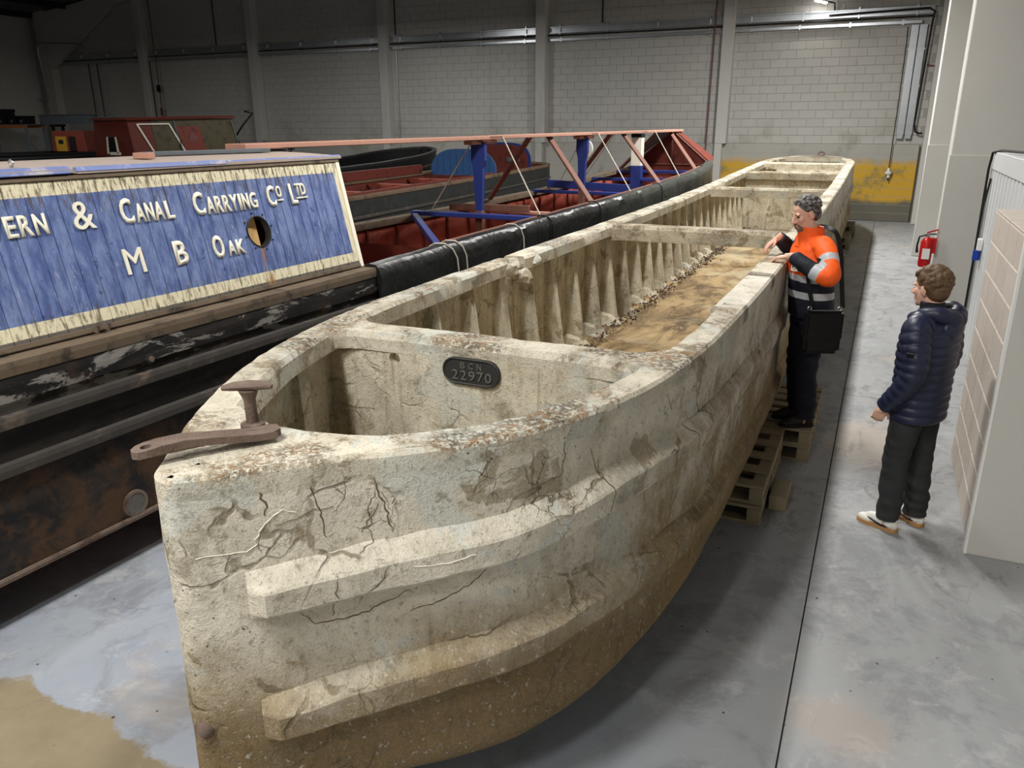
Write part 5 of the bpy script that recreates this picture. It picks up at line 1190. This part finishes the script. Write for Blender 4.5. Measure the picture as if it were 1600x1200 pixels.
bpy.data.objects.remove(m1); m1 = new_obj('person', me, 'skin', None, True); m1.location = B1; m1.rotation_euler = (0, 0, YAW1)
tag(m1, 'man in navy quilted jacket and white trainers standing by the block wall', 'person')
face_bits(m1, R1, hc1, 'brown_hair')
# curly hair
bm = bmesh.new(); T1 = lambda p: hc1 + R1 @ Vector(p); random.seed(11)
ell(bm, T1((-.022, 0, .048)), (.104, .083, .088), R1, 20); ell(bm, T1((-.055, 0, -.01)), (.068, .076, .075), R1, 18)
for k in range(420):
    th = random.uniform(0, 6.283); ph_ = random.uniform(-.75, 1.57); d = Vector((math.cos(ph_) * math.cos(th), math.cos(ph_) * math.sin(th), math.sin(ph_)))
    if d.x > .45 and d.z < .50: continue
    if d.x > .05 and d.z < .05: continue
    r = random.uniform(.010, .018); ell(bm, T1((-.022 + d.x * .107, d.y * .086, .046 + d.z * .094)), (r, r, r), None, 8)
for k in range(26):
    a = random.uniform(-.06, .06); r = random.uniform(.011, .017); ell(bm, T1((.070 + random.uniform(-.012, .018) - abs(a) * .3, a, .088 + random.uniform(-.012, .014))), (r, r, r), None, 8)
new_obj('hair', remesh(bm, .0055, 1), 'brown_hair', m1, True)
# trousers
bm = bmesh.new(); legs_bm(bm, [(h[0], h[1], .90) for h in HIP], KN, [(a[0], a[1], .075) for a in AN], .108, .078, .073, (-.015, 0, .90), .135, .18)
me = remesh(bm, .009, 3)
push(me, lambda c_: .006 * nz(c_, 9, 2) + .005 * math.sin(c_.z * 60 + 8 * nz(c_, 4)) * (1 if c_.z < .32 else .4))
new_obj('trousers', me, 'charcoal', m1, True)
# jacket
def puff(z, p=.056): return abs(math.sin(math.pi * z / p)) ** .6
bm = bmesh.new(); prof = [(.79, .150, .205), (.95, .152, .208), (1.1, .152, .208), (1.25, .158, .212), (1.36, .155, .205), (1.43, .125, .170), (1.475, .095, .110), (1.50, .085, .088)]
RG = []
for z in np.arange(.79, 1.501, .0065):
    a = np.interp(z, [p[0] for p in prof], [p[1] for p in prof]); b = np.interp(z, [p[0] for p in prof], [p[2] for p in prof]); k = .013 * puff(z - .79) - .006
    RG.append(((-.012 - .02 * max(0, z - 1.2), 0, z), (1, 0, 0), (0, 1, 0), a + k, b + k, .88))
loftr(bm, RG, 48)
for S_, E_, W_ in ((LS, LE, LW), (RS, RE, RW)):
    pts = []; rr = []; d0 = (S_ - Vector((-.01, 0, 1.40))); tot = (E_ - S_).length + (W_ - E_).length; s_ = 0
    c = catmull([S_ + Vector((0, -math.copysign(.07, S_.y), .015)), S_, E_, W_], 26); prev = c[0]
    for q in c:
        s_ += (q - prev).length; prev = q; t = s_ / (tot + .07); pts.append(q); rr.append(float(np.interp(t, [0, .15, .5, .9, 1], [.085, .088, .076, .060, .050])) + .011 * puff(s_) - .005)
    tube(bm, pts, rr, 22, 1.06)
me = remesh(bm, .0062, 1, .4); new_obj('jacket', me, 'navy_puffer', m1, True)
bm = bmesh.new()
c = catmull([(.085, .075, 1.44), (.02, .125, 1.475), (-.07, .125, 1.50), (-.135, .06, 1.475), (-.15, 0, 1.455), (-.135, -.06, 1.475), (-.07, -.125, 1.50), (.02, -.125, 1.475), (.085, -.075, 1.44)], 6)
tube(bm, c, [.026 + .022 * math.sin(math.pi * i / (len(c) - 1)) + .006 * abs(math.sin(i * .55)) for i in range(len(c))], 14, round_ends=True); ell(bm, (-.135, 0, 1.40), (.055, .115, .085), None, 18); ell(bm, (-.10, .0, 1.47), (.07, .09, .05), None, 16)
new_obj('hood', remesh(bm, .0065, 2), 'navy_puffer', m1, True)
bm = bmesh.new(); loftr(bm, [((-.012 + (z - 1.47) * .25, 0, z), (1, 0, 0), (0, 1, 0), a, b, 1) for z, a, b in ((1.46, .085, .085), (1.50, .078, .076), (1.545, .072, .070), (1.55, .066, .064))], 32); from_bm('collar', bm, 'navy', m1, True)
boxo('sleeve_badge', (-.075, -.03, .318, .325, 1.255, 1.285), 'leather', m1, .003)
tubeo('zip_pull', [(.165, .03, .84), (.19, .05, .80)], .003, 'silver', m1, 6)
for h, a, nm in ((0, AN[0], 0), (1, AN[1], 1)): shoe('trainer', m1, (a[0], a[1], 0), 0 if nm == 0 else -.25, ('shoe_white', 'gum'), .09, 'leather')

# ------------------------------------------------------------------ man in the orange jacket
B2 = Vector((-.40, 6.44, .275)); F2 = Vector((-.90, -.43, 0)).normalized(); L2 = Vector((-F2.y, F2.x, 0))
if L2.y > 0: L2 = -L2
G = lambda x, y, z: F2 * x + L2 * y + Vector((0, 0, z))          # body frame, base-relative
Wd = lambda x, y, z: Vector((x, y, z)) - B2                      # world point, base-relative
HF = Vector((-.84, -.54, 0)).normalized(); pitch_ = math.radians(20)
xx = (HF * math.cos(pitch_) - Vector((0, 0, 1)) * math.sin(pitch_)).normalized(); yy_ = Vector((0, 0, 1)).cross(HF).normalized(); zz_ = xx.cross(yy_)
R2 = Matrix((xx, yy_, zz_)).transposed(); hc2 = Wd(-.505, 6.385, 1.955)
lS, lE, lW_ = Wd(-.345, 6.27, 1.725), Wd(-.275, 6.06, 1.54), Wd(-.545, 6.185, 1.655); rS, rE, rW_ = Wd(-.50, 6.62, 1.735), Wd(-.57, 6.79, 1.60), Wd(-.705, 6.60, 1.735)
bm = bmesh.new(); head_bm(bm, R2, hc2); tube(bm, [G(.03, 0, 1.36), G(.05, 0, 1.50), hc2 + Vector((.01, .01, -.05))], [.08, .062, .062], 16)
for S_, E_, W_ in ((lS, lE, lW_), (rS, rE, rW_)): tube(bm, [G(.04, 0, 1.36), S_, E_, W_], [.07, .05, .042, .028], 14, round_ends=True)
hand_bm(bm, lW_ + Vector((-.03, .005, 0)), (-.95, .22, -.16), (0, 0, -1), -1, .22); hand_bm(bm, rW_ + Vector((-.012, -.01, -.005)), (-.70, -.40, -.58), (.35, .1, -.9), 1, .24)
loftr(bm, [(G(c, 0, z), F2, L2, a, b, 1) for z, a, b, c in ((.9, .10, .14, 0), (1.1, .10, .14, .02), (1.3, .11, .16, .04), (1.42, .07, .12, .04))])
hp = [G(0, .09, .90), G(0, -.09, .90)]; kn = [G(.015, .10, .50), G(.02, -.09, .50)]; an = [G(-.02, .10, .10), G(-.03, -.10, .10)]
legs_bm(bm, hp, kn, an, .075, .052, .04, G(0, 0, .93), .12, .13)
for a in an: tube(bm, [a, a + Vector((0, 0, -.05)), a + F2 * .1 + Vector((0, 0, -.075))], [.04, .035, .025], 10, round_ends=True)
me = remesh(bm, .0055, 4); m2 = new_obj('person', me, 'skin', None, True); m2.location = B2
tag(m2, 'grey-haired man in orange high-visibility jacket leaning on the barge rim', 'person')
face_bits(m2, R2, hc2, 'beard', 1)
T2 = lambda p: hc2 + R2 @ Vector(p)
bm = bmesh.new(); ell(bm, T2((-.022, 0, .046)), (.099, .0815, .085), R2, 24); ell(bm, T2((-.052, 0, -.008)), (.064, .077, .075), R2, 20); random.seed(5)
for k in range(240):
    th = random.uniform(0, 6.283); ph_ = random.uniform(-.6, 1.57); d = Vector((math.cos(ph_) * math.cos(th), math.cos(ph_) * math.sin(th), math.sin(ph_)))
    if (d.x > .55 and d.z < .55) or (d.x > .05 and d.z < .05): continue
    r = random.uniform(.007, .012); ell(bm, T2((-.022 + d.x * .099, d.y * .082, .046 + d.z * .087)), (r * 1.6, r, r * .8), R2, 8)
new_obj('hair', remesh(bm, .005, 2), 'grey_hair', m2, True)
bm = bmesh.new(); ell(bm, T2((.097, 0, -.0505)), (.009, .028, .0065), R2, 14); ell(bm, T2((.064, 0, -.104)), (.030, .040, .022), R2, 14)
for s in (1, -1): tube(bm, [T2((.092, s * .026, -.054)), T2((.082, s * .036, -.080)), T2((.060, s * .032, -.104))], [.007, .012, .020], 10, round_ends=True)
new_obj('beard', remesh(bm, .0045, 2), 'beard', m2, True)
# trousers and boots
bm = bmesh.new(); legs_bm(bm, [p + Vector((0, 0, .02)) for p in hp], kn, [a + Vector((0, 0, -.02)) for a in an], .108, .08, .076, G(-.01, 0, .92), .155, .165)
me = remesh(bm, .010, 3)
push(me, lambda c_: (.007 * nz(c_, 8, 2) + .004 * math.sin(c_.z * 55 + 7 * nz(c_, 4))))
new_obj('trousers', me, 'dark_trouser', m2, True)
yaw2 = math.atan2(F2.y, F2.x)
for a in an: shoe('boot', m2, (a.x, a.y, 0), yaw2, ('boot', 'rubber'), .13)
# jacket with bands, colour per region of one garment
bm = bmesh.new(); prof = [(.90, .165, .215, -.005), (1.05, .160, .210, .005), (1.2, .162, .212, .02), (1.34, .160, .215, .035), (1.43, .130, .185, .04), (1.49, .10, .12, .045), (1.52, .09, .10, .05)]
RG = []
for z in np.arange(.90, 1.521, .012):
    g = lambda i: float(np.interp(z, [p[0] for p in prof], [p[i] for p in prof])); RG.append((G(g(3), 0, z), F2, L2, g(1), g(2), .9))
loftr(bm, RG, 44)
ARM = []
for S_, E_, W_ in ((lS, lE, lW_), (rS, rE, rW_)):
    c = catmull([S_ + (G(.04, 0, 1.42) - S_) * .35, S_, E_, W_], 14); n_ = len(c); rr = [float(np.interp(i / (n_ - 1), [0, .3, .66, .95, 1], [.088, .083, .068, .054, .050])) for i in range(n_)]
    tube(bm, c, rr, 20, round_ends=False); ARM.append((S_, E_, W_))
me = remesh(bm, .0075, 3)
push(me, lambda c_: (.008 * nz(c_, 9, 3) + .004 * nz(c_, 22, 1)))
def seg_t(p, a, b):
    d = b - a; t = max(0, min(1, (p - a).dot(d) / d.length_squared)); return t, (p - (a + d * t)).length
def jcol(p):
    for S_, E_, W_ in ARM:
        t, dist = seg_t(p, E_, W_)
        if dist < .085 and t > .02:
            if t > .38: return 1
            if t > .16: return 2
            return 0
        t, dist = seg_t(p, S_, E_)
        if dist < .10 and t > .25: return 2 if .42 < t < .62 else 0
    z = p.z
    if z > 1.235: return 0
    if z > 1.185: return 2
    if 1.055 < z < 1.105: return 2
    return 1
new_obj('jacket', me, ['hivis', 'navy', 'silver'], m2, True); assign(me, jcol)
bm = bmesh.new(); nk = G(.05, 0, 1.50)
loftr(bm, [(nk + Vector((0, 0, dz)) + F2 * f, F2, L2, a, b, 1) for dz, a, b, f in ((-.06, .12, .125, 0), (0, .105, .108, .0), (.055, .098, .100, .012), (.085, .094, .096, .018), (.08, .083, .085, .018), (.0, .08, .085, .005))], 36)
col_ = from_bm('jacket_collar', bm, 'hivis', m2, True)
bm = bmesh.new(); pts = [G(.178, .0, 1.40), G(.19, .0, 1.33), G(.19, 0, 1.25)]; tube(bm, pts, .014, 8, .5); from_bm('front_flap', bm, 'hivis', m2, True)
bm = bmesh.new(); c = G(.178, .085, 1.30); u = (L2 * .9 - F2 * .35).normalized(); w = Vector((0, 0, 1)); n_ = (F2 * .9 + L2 * .35).normalized()
hexa(bm, [c + u * a + w * b + n_ * o for o in (0, .018) for a, b in ((-.035, -.04), (.035, -.04), (.035, .04), (-.035, .04))]); from_bm('chest_badge', bm, 'white_paint', m2)
bm = bmesh.new(); tube(bm, [c + u * a + w * b + n_ * .019 for a, b in ((-.018, -.012), (-.004, .018), (.012, .012), (.004, -.004))], .005, 6); from_bm('badge_mark', bm, 'leather', m2)
# shoulder bag
bg = empty('shoulder_bag', (-.285, 6.235, .93)); tag(bg, 'black shoulder bag hanging at the hip of the man in orange', 'bag'); bg.rotation_euler = (0, 0, math.radians(20))
bm = bmesh.new(); box(bm, -.135, .135, -.05, .05, 0, .33); bevel(bm, .028, 3); me_o = from_bm('body', bm, 'leather', bg, True)
bm = bmesh.new(); box(bm, -.137, .137, -.056, .02, .10, .337); bevel(bm, .02, 2); from_bm('flap', bm, 'leather', bg, True)
for x in (-.11, .11): tubeo('strap_ring', [(x + .014 * math.cos(a), 0, .345 + .014 * math.sin(a)) for a in np.linspace(0, 6.283, 13)], .004, 'galv', bg, 6)
tubeo('zip', [(-.10, -.035, .338), (.10, -.035, .338)], .004, 'galv', bg, 6)
Mb = Matrix.Translation(Vector(bg.location)) @ Matrix.Rotation(math.radians(20), 4, 'Z'); Mi = Mb.inverted()
sp = [Mi @ Vector(p) for p in ((-.162, 6.29, 1.28), (-.20, 6.36, 1.5), (-.235, 6.42, 1.70), (-.29, 6.46, 1.825), (-.40, 6.50, 1.85), (-.50, 6.40, 1.80))]
bm = bmesh.new(); c = catmull(sp, 8)
for a, b in zip(c, c[1:]): bar(bm, a, b, .035, .006, (0.2, -1, 0.3))
from_bm('strap', bm, 'leather', bg)
sp = [Mi @ Vector(p) for p in ((-.365, 6.215, 1.27), (-.40, 6.19, 1.40), (-.43, 6.20, 1.53), (-.46, 6.24, 1.66))]
bm = bmesh.new(); c = catmull(sp, 6)
for a, b in zip(c, c[1:]): bar(bm, a, b, .03, .006, (0.2, -1, 0.3))
from_bm('strap', bm, 'leather', bg)
